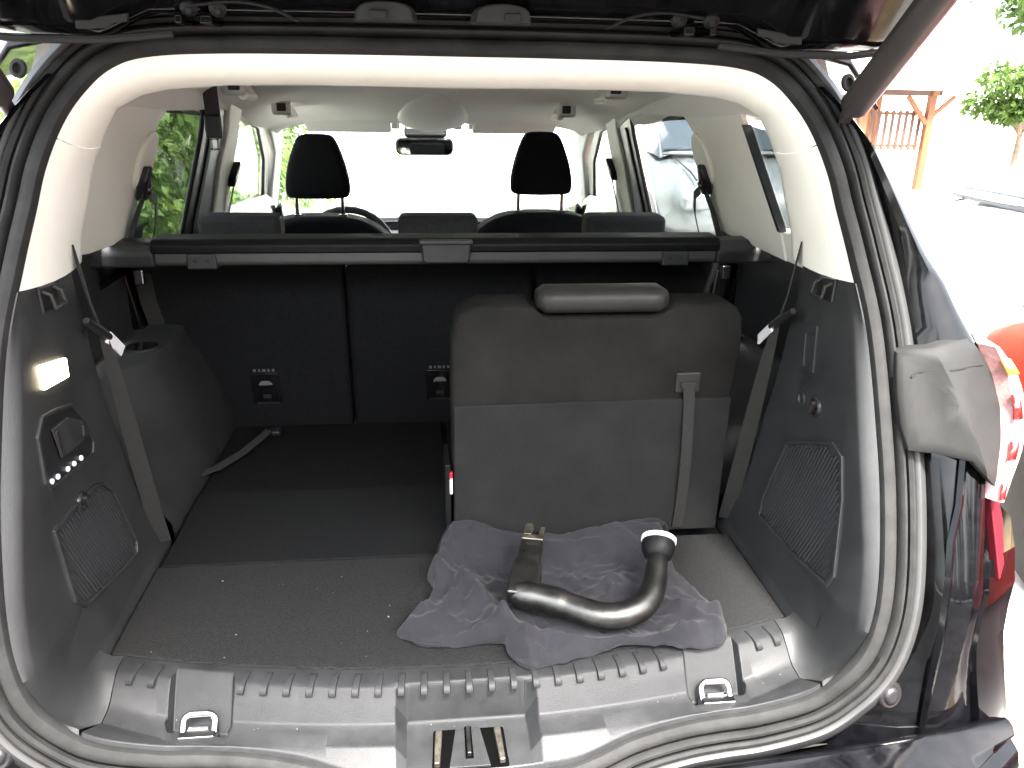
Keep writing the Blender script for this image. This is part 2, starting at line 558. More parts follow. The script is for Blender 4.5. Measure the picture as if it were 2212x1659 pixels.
def sill_prof(x):
    s = abs(x)
    ya, za = apX(s)
    ce, ly = cedge(s), l2(s)
    tie = abs(s - .385)
    lz = .656 + max(0, s - .43) * .20
    P = [(ya + .002, za - .006), (ya + .008, za + .009), (ly - .032, lz - .004), (ly - .006, lz - .002), (ly + .004, lz + .0025), (0, 0), (ce - .034, .6965), (ce - .026, .6995), (ce + .004, .700), (ce + .006, .68)]
    P[5] = (lerp(P[4][0], P[6][0], .45), lerp(P[4][1], P[6][1], .5))
    return P

def sill_prof2(x, mode):
    P = sill_prof(x)
    s = abs(x)
    ce, ly = cedge(s), l2(s)
    if mode == 'tie':
        P[2] = (ly - .034, .651)
        P[3] = (ly - .016, .650)
        P[4] = (ly - .013, .630)
        P[5] = (ly + .006, .632)
        P[6] = (ce - .020, .6925)
        P[7] = (ce - .010, .6995)
    elif mode == 'latch':
        P[0] = (P[0][0], P[0][1])
        P[2] = (.900, .6315)
        P[3] = (.925, .6335)
        P[4] = (.958, .6365)
        P[5] = (.963, .6395)
        P[6] = (.971, .6925)
        P[7] = (.976, .6995)
    return P

cols = []
xs = [-XS_END + 2 * XS_END * k / 140 for k in range(141)]
TB = (.385 - .047, .385 + .047)
xs = [x for x in xs if all(abs(abs(x) - e) > .006 for e in (TB[0], TB[1], .100, .090))]
special = []
for s in (1, -1):
    special += [(s * (TB[0] - .0005), None), (s * (TB[0] + .004), 'tie'), (s * (TB[1] + .0005), None), (s * (TB[1] - .004), 'tie'), (s * .104, None), (s * .088, 'latch')]
allx = [(x, 'tie' if TB[0] < abs(x) < TB[1] else ('latch' if abs(x) < .09 else None)) for x in xs if not (.088 < abs(x) < .104)]
allx = sorted(allx + special, key=lambda q: q[0])
rows = [[Vector((x, y, z)) for y, z in (sill_prof2(x, m) if m else sill_prof(x))] for x, m in allx]
SILL = G().grid(rows).mk('sill_trim', 'plastic_sill', CAR, sharp=38, bevel=.0025, bseg=3)

def corner_patch(s):
    """sill profile at XS_END swept round the corner into the side reveal at Z = ZB"""
    ZB = .80
    A = [Vector((XS_END + .0015, y, z)) for y, z in sill_prof(XS_END)]
    x, y = apZ(ZB)
    xp = Xp(ZB)
    Bp = [Vector((x, y + .002, ZB)), Vector((x - .006, y + .005, ZB)), Vector((lerp(x, xp, .6), y + .010, ZB)), Vector((xp + .002, y + .017, ZB)), Vector((xp, y + .024, ZB)),
          Vector((xp, y + .09, ZB)), Vector((xp, cedge(XS_END) - .03, ZB)), Vector((xp, cedge(XS_END) - .02, ZB)), Vector((xp, cedge(XS_END) + .004, ZB)), Vector((xp, cedge(XS_END) + .006, ZB))]
    crn = [p for p in HALF if p.x > XS_END - .001 and p.z < ZB + .0001]
    N = len(crn)
    rows = []
    for k in range(N + 1):
        t = k / N
        row = []
        for j in range(10):
            w = j / 9
            e = lerp(.62, .30, min(1, w * 1.4))
            px = lerp(A[j].x, Bp[j].x, math.sin(t * math.pi / 2) ** (2 * e))
            pz = lerp(Bp[j].z, A[j].z, math.cos(t * math.pi / 2) ** (2 * e))
            py = lerp(A[j].y, Bp[j].y, t)
            row.append(Vector((px, py, pz)))
        if j >= 0:
            q = crn[min(k, N - 1)] if k < N else Vector((x, y, ZB))
            row[0] = Vector((q.x, q.y + .002, q.z - .004 * (1 - t)))
            tt = min(1, t * 2.2)
            row[1] = (row[0] + (A[1] - A[0])).lerp(row[0].lerp(row[2], .32), tt)
        rows.append([mir(p, s) for p in row])
    return rows

SIDE = {}
for s in (1, -1):
    g = G()
    g.grid(corner_patch(s))
    # reveal and panel above
    zs = [.80 + (1.262 - .80) * k / 24 for k in range(25)]
    rows = []
    for z in zs:
        x, y = apZ(z)
        xp = Xp(z)
        yf = Yf(z)
        row = [Vector((x, y + .002, z)), Vector((x - .006, y + .005, z)), Vector((lerp(x, xp, .6), y + .010, z)), Vector((xp + .002, y + .017, z)), Vector((xp, y + .024, z))]
        for t in (.15, .35, .55, .75, .95):
            row.append(Vector((xp, lerp(y + .024, yf, t), z)))
        row += [Vector((xp + .001, yf, z)), Vector((xp + .006, yf + .005, z)), Vector((.68, yf + .02, z))]
        rows.append([mir(p, s) for p in row])
    g.grid(rows)
    # low part down to the carpet
    rows = []
    for z in (.80, .77, .74, .72, .708, .699, .68):
        row = []
        xp = Xp(z) if z > .70 else .5415
        for t in (0, .2, .4, .6, .8, 1):
            yf = Yf(max(z, .7))
            row.append(Vector((xp + (.004 if t == 0 else 0), lerp(cedge(XS_END) - .06, yf, t), z)))
        row += [Vector((xp + .006, yf + .005, z)), Vector((.68, yf + .02, z))]
        rows.append([mir(p, s) for p in row])
    g.grid(rows)
    SIDE[s] = g.mk('load_side_trim', 'plastic', CAR, sharp=40, label='dark plastic side panel with lit lamp and switches' if s < 0 else 'dark plastic side panel with net pocket')

# ribs of the sill
def rib_mesh():
    rows = []
    for t in range(7):
        u = t / 6
        y = lerp(.004, -.040, u)
        z = .0002 - (.0 if u < .6 else .0055 * ((u - .6) / .4) ** 1.2)
        h = .0012 if 0 < t < 6 else -.003
        w = .0054
        rows.append([Vector((-w, y, z - .004)), Vector((-w * .8, y, z + h)), Vector((w * .8, y, z + h)), Vector((w, y, z - .004))])
    me_o = G().grid(rows, closed_v=True, caps=True).mk('rib', 'plastic_sill', SILL, sharp=60)
    return me_o
rib0 = rib_mesh()
first = True
for k in range(-15, 16):
    x = k * .0325 + .004
    if abs(x) > .505 or TB[0] - .012 < abs(x) < TB[1] + .012:
        continue
    if first:
        o = rib0
        first = False
    else:
        o = rib0.copy()
        COL.objects.link(o)
    o.location = (x, cedge(x) - .006, .7008)
    o.rotation_euler = (0, 0, -2 * .26 * x * -1)

# lashing eyes in the two sill pockets
def lashing(x):
    ly = l2(x)
    c = Vector((x, ly - .004, .6445))
    path = []
    for a, b in rrect(.044, .034, .010, 5):
        tilt = R(46)
        path.append(c + Vector((a, b * math.cos(tilt), b * math.sin(tilt) + .008)))
    path.append(path[0])
    g = G()
    rows = []
    n = len(path) - 1
    for i in range(n):
        p, q, rr = path[i - 1], path[i], path[(i + 1) % n]
        t = (rr - p).normalized()
        nn = Vector((0, -math.sin(R(46)), math.cos(R(46))))
        sd = t.cross(nn).normalized()
        rows.append([q + .0052 * math.cos(2 * math.pi * k / 8) * sd + .0036 * math.sin(2 * math.pi * k / 8) * nn for k in range(8)])
    g.grid(rows, closed_u=True, closed_v=True)
    g.box(c + Vector((0, -.0135, .002)), (.050, .013, .011))
    g.box(c + Vector((0, -.003, .006)), (.030, .008, .006))
    o = g.mk('lashing_eye', 'chrome', SILL, bevel=.002)
    G().box(c + Vector((0, -.012, -.003)), (.058, .018, .008)).mk('lashing_eye_base', 'plastic_dk', SILL, bevel=.002)
    return o
lashing(.383)
lashing(-.385)

# latch cover with three prongs in the middle
def latch():
    z = lambda y: .6335 + (y - .935) * .095
    def quad(pts, h, name, m, bev=.0015):
        a = [Vector((x, y, z(y) - .012)) for x, y in pts]
        b = [Vector((x, y, z(y) + h)) for x, y in pts]
        return G().prism(a, b).mk(name, m, SILL, bevel=bev)
    quad([(-.054, .877), (.056, .877), (.053, .946), (-.051, .946)], .0032, 'latch_opening', 'void', .004)
    quad([(-.029, .878), (.029, .878), (.018, .9435), (-.018, .9435)], .0048, 'latch_cover', 'plastic_sill', .001)
    quad([(-.0065, .890), (.0065, .890), (.0055, .947), (-.0055, .947)], .0056, 'latch_slot', 'void', .002)
    quad([(-.0028, .894), (.0028, .894), (.0028, .941), (-.0028, .941)], .012, 'latch_striker', 'metal', .001)
    for s in (1, -1):
        quad([(s * .050, .881), (s * .042, .881), (s * .037, .938), (s * .0475, .938)], .011, 'latch_guide', 'steel_raw', .002)
latch()

# ---- load floor panels, darker inward with light falloff painted in
def floor_panel(pts, z0, z1, label=None, m='carpet'):
    a = [Vector((x, y, z0)) for x, y in pts]
    b = [Vector((x, y, z1)) for x, y in pts]
    return G().prism(a, b).mk('floor_panel', m, CAR, bevel=.004, bseg=3, label=label)
rear_edge = [(x, cedge(x) + .0045) for x in [-.538 + 1.076 * k / 28 for k in range(29)]]
floor_panel(rear_edge + [(.538, 1.352), (.0, 1.352), (-.003, 1.319), (-.538, 1.319)], .685, .7005, 'charcoal carpet panel behind the sill')
floor_panel([(-.534, 1.3225), (-.010, 1.3225), (-.010, 1.606), (-.534, 1.606)], .685, .700, m='carpet_mid_shade')
floor_panel([(-.534, 1.612), (-.010, 1.612), (-.010, 1.985), (-.534, 1.985)], .68, .694, m='carpet_deep_shade')
floor_panel([(.002, 1.47), (.534, 1.47), (.534, 1.985), (.002, 1.985)], .68, .694, m='carpet_deep_shade')
G().box((0, 2.0, .655), (1.5, 1.86, .03)).mk('floor_pan', 'plastic_dk', CAR)

def XT(y):
    return interp([(1.44, .715), (1.55, .70), (1.60, .678), (1.64, .650), (1.70, .622), (1.78, .612), (1.87, .622), (2.06, .64)], y)

# ---- side bins over the wheel arches, upper side walls
for s in (1, -1):
    g = G()
    rows = []
    for y in [1.44 + (2.06 - 1.44) * k / 30 for k in range(31)]:
        rows.append([mir(p, s) for p in (Vector((.541, y, .67)), Vector((.543, y, .72)), Vector((lerp(.543, XT(y), .42), y, .84)), Vector((XT(y) - .005, y, .955)), Vector((XT(y) + .002, y, .966)), Vector((XT(y) + .012, y, .971)), Vector((.78, y, .973)))])
    g.grid(rows)
    g.grid([[mir(p, s) for p in (Vector((.541, 1.44, .67)), Vector((.72, 1.43, .67)))], [mir(p, s) for p in (Vector((.615, 1.44, .84)), Vector((.72, 1.43, .84)))], [mir(p, s) for p in (Vector((.717, 1.44, .966)), Vector((.73, 1.43, .973)))]])
    b = g.mk('wheel_arch_bin', 'plastic', CAR, sharp=45)
    # cup recess on top of the bin
    G().lathe((s * .672, 1.79, .9735), (0, 0, 1), [(-.002, .042), (.002, .042), (.002, .037), (-.0, .034)], 28).mk('cup_rim', 'plastic', b, sharp=60)
    G().lathe((s * .672, 1.79, .9738), (0, 0, 1), [(.0, .036), (.0003, .036)], 28).mk('cup_well', 'black_gloss', b)
    # upper wall
    g = G()
    rows = []
    for y in [1.30 + (2.06 - 1.30) * k / 8 for k in range(9)]:
        rows.append([mir(p, s) for p in (Vector((.735, y, .96)), Vector((.735, y, 1.15)), Vector((.72, y, 1.19)), Vector((.70, y, 1.21)))])
    g.grid(rows)
    g.mk('side_wall_trim', 'plastic', CAR)
    # belt slot filler behind the panel
    G().box((s * .70, 1.40, .92), (.02, .20, .56)).mk('belt_recess', 'plastic_dk', CAR)

# ---- fittings on the side panels
def on_panel(s, pts, d0, d1):
    """(y,z) outline on the side panel; d = distance towards the middle of the car"""
    return [mir((Xp(z) - d0, y, z), s) for y, z in pts], [mir((Xp(z) - d1, y, z), s) for y, z in pts]

def panel_piece(s, pts, d0, d1, name, m, parent, bev=.001, label=None):
    a, b = on_panel(s, pts, d0, d1)
    return G().prism(a, b).mk(name, m, parent, bevel=bev, label=label)

def pring(s, outer, inner, d0, d1, name, m, parent, bev=.001):
    """frame between two outlines with equal vertex counts"""
    g = G()
    o0, o1 = on_panel(s, outer, d0, d1)
    i0, i1 = on_panel(s, inner, d0, d1)
    g.grid([o0, o1, i1, i0], closed_v=True, closed_u=True)
    return g.mk(name, m, parent, bevel=bev)

# left: lit lamp, recess with handle and row of white studs
L = SIDE[-1]
panel_piece(-1, [(1.108, 1.156), (1.190, 1.141), (1.186, 1.113), (1.108, 1.121)], -.004, .004, 'cargo_lamp', 'lamp', L, .002)
rec_o = [(1.060, 1.070), (1.085, 1.092), (1.130, 1.086), (1.180, 1.074), (1.212, 1.038), (1.232, .988), (1.222, .972), (1.170, .976), (1.064, .988), (1.054, 1.004)]
c0 = Vector((sum(p[0] for p in rec_o) / 10, sum(p[1] for p in rec_o) / 10))
rec_i = [(c0.x + (p[0] - c0.x) * .90, c0.y + (p[1] - c0.y) * .90) for p in rec_o]
pring(-1, rec_o, rec_i, -.003, .004, 'recess_frame', 'plastic', L, .0015)
panel_piece(-1, rec_i, -.003, .0015, 'recess_plate', 'plastic_dk', L, .001)
hnd = [(1.098, 1.066), (1.150, 1.064), (1.196, 1.040), (1.207, 1.012), (1.170, 1.010), (1.108, 1.016)]
panel_piece(-1, hnd, .001, .006, 'recess_pocket', 'plastic', L, .003)
panel_piece(-1, [(1.186, 1.036), (1.206, 1.022), (1.204, 1.010), (1.184, 1.018)], .004, .009, 'recess_handle', 'leather', L, .002)
panel_piece(-1, [(1.102, 1.060), (1.110, 1.060), (1.114, 1.020), (1.106, 1.020)], .004, .0085, 'recess_edge', 'leather', L, .001)
for k, (y, z) in enumerate([(1.073, .9985), (1.092, .9965), (1.125, .9925), (1.147, .9905), (1.172, .988)]):
    G().lathe(mir((Xp(z) - .001, y, z), -1), (1, 0, 0), [(0, .0042), (.003, .0040), (.0042, .0022)], 12).mk('switch_stud', 'white', L, sharp=60)

def net_pocket(s, pts, knob, par):
    n = len(pts)
    cx = sum(p[0] for p in pts) / n
    cz = sum(p[1] for p in pts) / n
    inn = [(cx + (p[0] - cx) * .93, cz + (p[1] - cz) * .93) for p in pts]
    pring(s, pts, inn, -.004, .0045, 'net_frame', 'plastic', par, .0018)
    panel_piece(s, inn, -.004, .0008, 'pocket_back', 'net', par)
    # diagonal net cords clipped to the outline
    g = G()
    def inside(p):
        c = False
        j = n - 1
        for i in range(n):
            (xi, yi), (xj, yj) = inn[i], inn[j]
            if (yi > p[1]) != (yj > p[1]) and p[0] < (xj - xi) * (p[1] - yi) / (yj - yi) + xi:
                c = not c
            j = i
        return c
    ymin, ymax = min(p[0] for p in inn), max(p[0] for p in inn)
    zmin, zmax = min(p[1] for p in inn), max(p[1] for p in inn)
    dirs = [(.45, -1.0)]
    for dy, dz in dirs:
        ln = math.hypot(dy, dz)
        dy, dz = dy / ln, dz / ln
        ny, nz = -dz, dy
        q = -.4
        while q < .4:
            seg = []
            k = -.4
            while k < .4:
                y, z = cx + ny * q + dy * k, cz + nz * q + dz * k
                if inside((y, z)):
                    seg.append((y, z))
                k += .012
            if len(seg) > 2:
                g.tube([mir((Xp(z) - .0022 - .0012 * (i % 2), y, z), s) for i, (y, z) in enumerate(seg)], .0016, 4)
            q += .0075
    g.mk('net_cords', 'plastic', par, sharp=80)
    if knob:
        y, z = knob
        G().lathe(mir((Xp(z) + .002, y, z), s), (-s, 0, 0), [(0, .017), (.004, .017), (.0065, .0145), (.0068, .012), (.003, .011)], 24).mk('turn_knob_ring', 'plastic_dk', par, sharp=50)
        G().box(mir((Xp(z) - .006, y, z), s), (.010, .007, .024), Matrix.Rotation(R(25), 3, 'X')).mk('turn_knob', 'leather', par, bevel=.002)
net_pocket(-1, [(1.048, .935), (1.10, .935), (1.20, .930), (1.232, .918), (1.262, .888), (1.296, .770), (1.285, .752), (1.18, .77), (1.075, .790), (1.05, .815)], (1.151, .925), SIDE[-1])
net_pocket(1, [(1.225, .955), (1.15, .99), (1.075, 1.02), (1.042, 1.01), (1.020, .95), (.995, .83), (1.005, .805), (1.12, .79), (1.27, .785), (1.272, .82)], (1.148, 1.048), SIDE[1])
z = 1.044
G().lathe(mir((Xp(z) + .002, 1.197, z), 1), (-1, 0, 0), [(0, .012), (.003, .012), (.0045, .010), (.002, .008)], 20).mk('blank_plug', 'plastic', SIDE[1], sharp=50)
# slim vertical slot cover on the right
pring(1, [(1.224, 1.160), (1.184, 1.172), (1.172, 1.098), (1.212, 1.086)], [(1.217, 1.151), (1.191, 1.159), (1.180, 1.106), (1.206, 1.098)], -.003, .003, 'slot_frame', 'plastic', SIDE[1], .001)
# bag hooks near the top of both panels
for s in (1, -1):
    panel_piece(s, [(1.150, 1.256), (1.205, 1.250), (1.200, 1.214), (1.150, 1.218)], -.003, .005, 'hook_housing', 'plastic_dk', SIDE[s], .003)
    g = G()
    z = 1.236
    for yy in (1.158, 1.192):
        g.tube([mir((Xp(z) - .003, yy, z + .012), s), mir((Xp(z) - .015, yy, z + .006), s), mir((Xp(z) - .018, yy, z - .012), s)], .003, 8)
    g.tube([mir((Xp(z) - .018, 1.158, z - .012), s), mir((Xp(z) - .018, 1.192, z - .012), s)], .003, 8)
    g.mk('bag_hook', 'leather', SIDE[s])

# ---- second row seats
SB0, SB1 = 2.02, 1.945        # y of the backrest face at z .70 and 1.15
def sb_y(z):
    return lerp(SB0, SB1, (z - .70) / .45)

def second_row(x0, x1, hx0, hx1, label):
    g = G()
    n = 14
    def outline(off, ins):
        pts = []
        r = .05
        for a, b in rrect(x1 - x0 - 2 * ins, .455 - ins, r, 6):
            zz = .915 + b
            if b < 0:
                zz -= .02
                a = (x1 - x0 - 2 * ins) / 2 * (1 if a > 0 else -1) if b < -.1 else a
            pts.append(Vector(((x0 + x1) / 2 + a, sb_y(zz) + off, zz)))
        return pts
    g.grid([outline(.11, .02), outline(.09, .0), outline(.012, .0), outline(.003, .004), outline(0, .012)], closed_v=True, caps=True)
    o = g.mk('rear_seat_backrest', 'carpet_dk', CAR, sharp=50, label=label)
    hc = ((hx0 + hx1) / 2, 2.135, 1.182)
    rbox('rear_headrest', hc, (hx1 - hx0, .09, .062), .017, 'headrest_cloth', o, seg=4)
    for q in (-.05, .05):
        G().tube([(hc[0] + q, 2.10, 1.06), (hc[0] + q, 2.13, 1.16)], .005, 8).mk('headrest_post', 'chrome', o)
    # fabric shoulder of the seat in front of the carpeted back
    pts = []
    for k in range(13):
        t = k / 12
        pts.append(Vector((lerp(x0 + .01, x1 - .01, t), 2.10, 1.135 + .016 * math.sin(math.pi * t) ** .4)))
    G().prism([p + Vector((0, -.06, -.02)) for p in pts] + [Vector((x1 - .01, 2.04, 1.0)), Vector((x0 + .01, 2.04, 1.0))], [p + Vector((0, .12, -.01)) for p in pts] + [Vector((x1 - .01, 2.22, 1.0)), Vector((x0 + .01, 2.22, 1.0))]).mk('seat_shoulder', 'seat_cloth', o, bevel=.012, bseg=3)
    return o
s_l = second_row(-.735, -.243, -.604, -.402, 'left rear seat back seen from the load space')
s_m = second_row(-.236, .222, -.110, .095, 'middle rear seat back')
s_r = second_row(.230, .735, .378, .592, 'right rear seat back behind the upright folding seat')
# anchor plates low on the backrests
def anchor(cx, par):
    y = sb_y(.79) - .002
    G().prism([Vector((cx + a, sb_y(.788 + b) + .004, .788 + b)) for a, b in rrect(.072, .088, .006, 3)], [Vector((cx + a, sb_y(.788 + b) - .003, .788 + b)) for a, b in rrect(.072, .088, .006, 3)]).mk('anchor_plate', 'black_gloss', par, bevel=.001)
    g = G()
    for k in range(5):
        w = (.007, .004, .008, .005, .006)[k]
        g.box((cx - .024 + k * .0115, sb_y(.841) - .0015, .841), (w, .002, .006))
    g.mk('anchor_print', 'print', par)
    pts = [(.017 * math.cos(R(a)), .013 * math.sin(R(a))) for a in range(0, 181, 20)]
    G().prism([Vector((cx + a, sb_y(.80) - .002, .800 + b)) for a, b in pts], [Vector((cx + a, sb_y(.80) - .005, .800 + b)) for a, b in pts]).mk('anchor_arch', 'print', par)
    G().box((cx, sb_y(.768) - .0045, .768), (.020, .003, .010)).mk('anchor_mark', 'plastic_gray', par)
    G().box((cx, sb_y(.745) - .0035, .748), (.056, .003, .004)).mk('anchor_sill', 'plastic_gray', par)
anchor(-.455, s_l)
anchor(-.012, s_m)

# ---- upright folding third row seat on the right
def third_seat():
    # outline of the carpeted back, notch at the top for the headrest
    top = [(.024, 1.155), (.045, 1.164), (.128, 1.165), (.143, 1.160), (.156, 1.147), (.172, 1.142), (.36, 1.142), (.376, 1.147), (.388, 1.157), (.402, 1.163), (.495, 1.162), (.517, 1.153)]
    outl = [(.527, 1.135), (.530, 1.10), (.529, 1.06), (.522, .985), (.520, .90), (.520, .70), (-.002, .70), (-.002, .80), (-.004, 1.0), (-.003, 1.10), (.003, 1.135), (.012, 1.149)]
    pts = top + outl
    cx, cz = .262, .93
    def lay(y, sc, dz=0):
        return [Vector((cx + (x - cx) * sc, y + (1.0 - zz) * .02, cz + (zz - cz) * (1 - (1 - sc) * .7))) for x, zz in pts]
    g = G().grid([lay(1.465, .97), lay(1.455, 1.0), lay(1.384, 1.0), lay(1.373, .992), lay(1.368, .972)], closed_v=True, caps=True)
    o = g.mk('third_row_seat', 'seat_top', CAR, sharp=55, label='upright folding seat with grey carpeted back')
    # lighter flap below
    fl = [(-.001, .703), (.519, .703), (.519, .984), (.26, .983), (.0, .980)]
    G().prism([Vector((x, 1.3715 + (1.0 - z) * .02, z)) for x, z in fl], [Vector((x, 1.361 + (1.0 - z) * .02, z)) for x, z in fl]).mk('seat_back_flap', 'seat_low', o, bevel=.003, bseg=3)
    # roll headrest
    rows = []
    for k in range(17):
        t = k / 16
        x = lerp(.150, .386, t)
        e = min(1, min(t, 1 - t) / .07)
        sc = .62 + .38 * math.sqrt(max(0, 1 - (1 - e) ** 2))
        row = []
        for a in range(20):
            aa = 2 * math.pi * a / 20
            ca, sa = math.cos(aa), math.sin(aa)
            px = abs(ca) ** .75 * (1 if ca > 0 else -1)
            pz = abs(sa) ** .75 * (1 if sa > 0 else -1)
            row.append(Vector((x, 1.395 + .040 * px * sc, 1.170 + .0235 * pz * sc)))
        rows.append(row)
    G().grid(rows, closed_v=True, caps=True).mk('headrest', 'leather', o, sharp=50)
    # strap and its plate
    ys = lambda z: 1.361 + (1.0 - z) * .02
    rbox('strap_plate', (.433, ys(1.012) + .006, 1.015), (.048, .010, .040), .004, 'leather', o)
    rbox('strap_loop', (.433, ys(1.012) - .002, 1.012), (.030, .006, .012), .002, 'belt', o)
    path = [Vector((.432, ys(1.012) - .004, 1.012))]
    for k in range(1, 13):
        t = k / 12
        z = lerp(1.012, .712, t)
        path.append(Vector((.434 + .006 * math.sin(t * 2.4) , ys(z) - .003 - .006 * math.sin(math.pi * t), z)))
    G().ribbon(path, [(.021, 0, 0)] * len(path)).mk('pull_strap', 'belt', o)
    # faint seam creases
    # tag at the left edge
    G().box((-.006, 1.376, .838), (.006, .012, .012)).mk('red_tag', 'red', o, bevel=.001)
    G().box((-.006, 1.376, .815), (.006, .012, .032)).mk('white_tag', 'white', o, bevel=.001)
    # folded seat hinge plate on the left
    G().box((-.012, 1.42, .78), (.012, .10, .16)).mk('seat_hinge', 'cap', o, bevel=.003)
third_seat()

# webbing strap lying on the floor by the left bin
G().ribbon([(-.552, 1.672, .712), (-.52, 1.71, .709), (-.48, 1.80, .706), (-.452, 1.88, .708), (-.44, 1.91, .712)], [(.018, -.016, 0)] * 5).mk('floor_strap', 'belt_dk', CAR)
G().box((-.428, 1.92, .704), (.03, .03, .012)).mk('floor_strap_anchor', 'plastic_dk', CAR, bevel=.003)

# ---- third row seat belts
def side_belt(s):
    d = .552
    up = [Vector((s * .566, 1.262, 1.292)), Vector((s * .560, 1.262, 1.25)), Vector((s * .556, 1.266, 1.20)), Vector((s * .552, 1.275, 1.165))]
    G().ribbon(up, [(.013 * s, .026, -.008)] * 4).mk('seat_belt', 'belt', CAR)
    lo = [Vector((s * .552, 1.275, 1.165)), Vector((s * .551, 1.285, 1.14)), Vector((s * .551, 1.30, 1.09)), Vector((s * .550, 1.325, .98)), Vector((s * .548, 1.350, .86)), Vector((s * .545, 1.385, .715))]
    G().ribbon(lo, [(.005 * s, .010, -.003), (.012 * s, -.003, 0), (.018 * s, -.008, 0), (.0235 * s, -.011, 0), (.026 * s, -.012, 0), (.026 * s, -.012, 0)]).mk('seat_belt', 'belt', CAR)
    t = G()
    a, b = Vector((s * .548, 1.222, 1.188)), Vector((s * .546, 1.292, 1.142))
    t.tube([a, a.lerp(b, .5), b], [.005, .008, .006], 8)
    o = t.mk('belt_tongue', 'plastic_dk', CAR, label='black belt tongue with bright metal tip')
    c, e = Vector((s * .546, 1.288, 1.143)), Vector((s * .544, 1.332, 1.106))
    G().ribbon([c, c.lerp(e, .5), e], [(.004, .012, .014)] * 3, .002).mk('tongue_plate', 'steel_br', o, bevel=.0005)
side_belt(1)
side_belt(-1)
# belts of the outer second row seats above the bins
for s in (1, -1):
    G().ribbon([(s * .700, 1.945, 1.10), (s * .698, 1.955, 1.03), (s * .690, 1.968, .972)], [(.034, .012, 0)] * 3).mk('seat_belt', 'belt', CAR)
    rbox('belt_buckle', (s * .702, 1.93, 1.098), (.024, .020, .036), .005, 'chrome', CAR)
# middle belt from the ceiling
G().ribbon([(-.540, 2.10, 1.56), (-.540, 2.10, 1.50), (-.538, 2.10, 1.43)], [(.034, .0, 0)] * 3).mk('seat_belt', 'belt_dk', CAR)
rbox('belt_buckle', (-.540, 2.098, 1.425), (.040, .014, .055), .006, 'plastic_dk', CAR)
g = G()
for cx, cz, sx, sz in ((0, .012, .020, .005), (0, -.012, .020, .005), (-.008, 0, .005, .026), (.008, 0, .005, .026)):
    g.box((-.540 + cx, 2.094, 1.385 + cz), (sx, .003, sz))
g.mk('belt_tongue', 'chrome', CAR)

# ------------------------------------------------------------------ cabin shell
def headl(x, y):
    zc = interp([(1.28, 1.575), (1.5, 1.577), (1.8, 1.57), (2.2, 1.545), (2.5, 1.515), (2.8, 1.475), (3.1, 1.43), (3.35, 1.388)], y)
    drop = interp([(0, 0), (.25, .002), (.4, .008), (.48, .018), (.54, .045), (.58, .085), (.60, .12)], abs(x))
    return zc - drop * interp([(1.3, .9), (2.4, .8), (3.3, .35)], y)
rows = []
for k in range(29):
    y = lerp(1.285, 3.36, k / 28)
    rows.append([Vector((x, y, headl(x, y))) for x in [-.60 + 1.2 * j / 48 for j in range(49)]])
rows.append([p + Vector((0, .012, .012)) for p in rows[-1]])
HL = G().grid(rows).mk('headliner', 'head', CAR, sharp=60)
# overhead console bulge in front
rows = []
for k in range(9):
    t = k / 8
    y = lerp(2.55, 3.40, t)
    w = interp([(0, .02), (.3, .09), (.7, .135), (.9, .125), (1, .09)], t)
    dz = interp([(0, 0.0), (.3, -.009), (.75, -.027), (1, -.033)], t)
    rows.append([Vector((.0 + w * math.cos(math.pi * j / 14), y, headl(0, y) + .006 + (dz - .006) * math.sin(math.pi * j / 14) ** .7)) for j in range(15)])
G().grid(rows).mk('overhead_console', 'head', HL, sharp=60)
# sun visors
for s in (1, -1):
    c = Vector((s * .325, 3.335, 1.385))
    rbox('sun_visor', c, (.33, .15, .020), .009, 'cream', HL, Matrix.Rotation(R(-22), 3, 'X'))
# grab handles
def grab(s, y, x, z, tilt):
    g = G()
    g.tube([(s * (x + .004), y - .05, z + .020), (s * (x - .022), y - .046, z - .022), (s * (x - .026), y + .05, z - .026), (s * (x + .004), y + .06, z + .016)], [.013, .012, .012, .013], 10)
    o = g.mk('grab_handle', 'cream', HL)
    rbox('grab_bracket', (s * (x - .003), y - .058, z + .006), (.060, .022, .058), .010, 'alu_lt', HL)
    rbox('bracket_hole', (s * (x - .005), y - .068, z + .002), (.028, .008, .024), .003, 'leather', HL)
grab(1, 2.80, .430, 1.458, 0)
grab(-1, 2.80, .482, 1.455, 0)
grab(1, 2.22, .455, 1.522, 0)
grab(-1, 2.22, .500, 1.518, 0)

def sp(y, z, off, s):
    return mir((1.16 - .4 * z + off, y, z), s)

def side_poly(name, pts, o0, o1, m, s, parent=CAR, bev=0.0, label=None):
    return G().prism([sp(y, z, o0, s) for y, z in pts], [sp(y, z, o1, s) for y, z in pts]).mk(name, m, parent, bevel=bev, label=label)

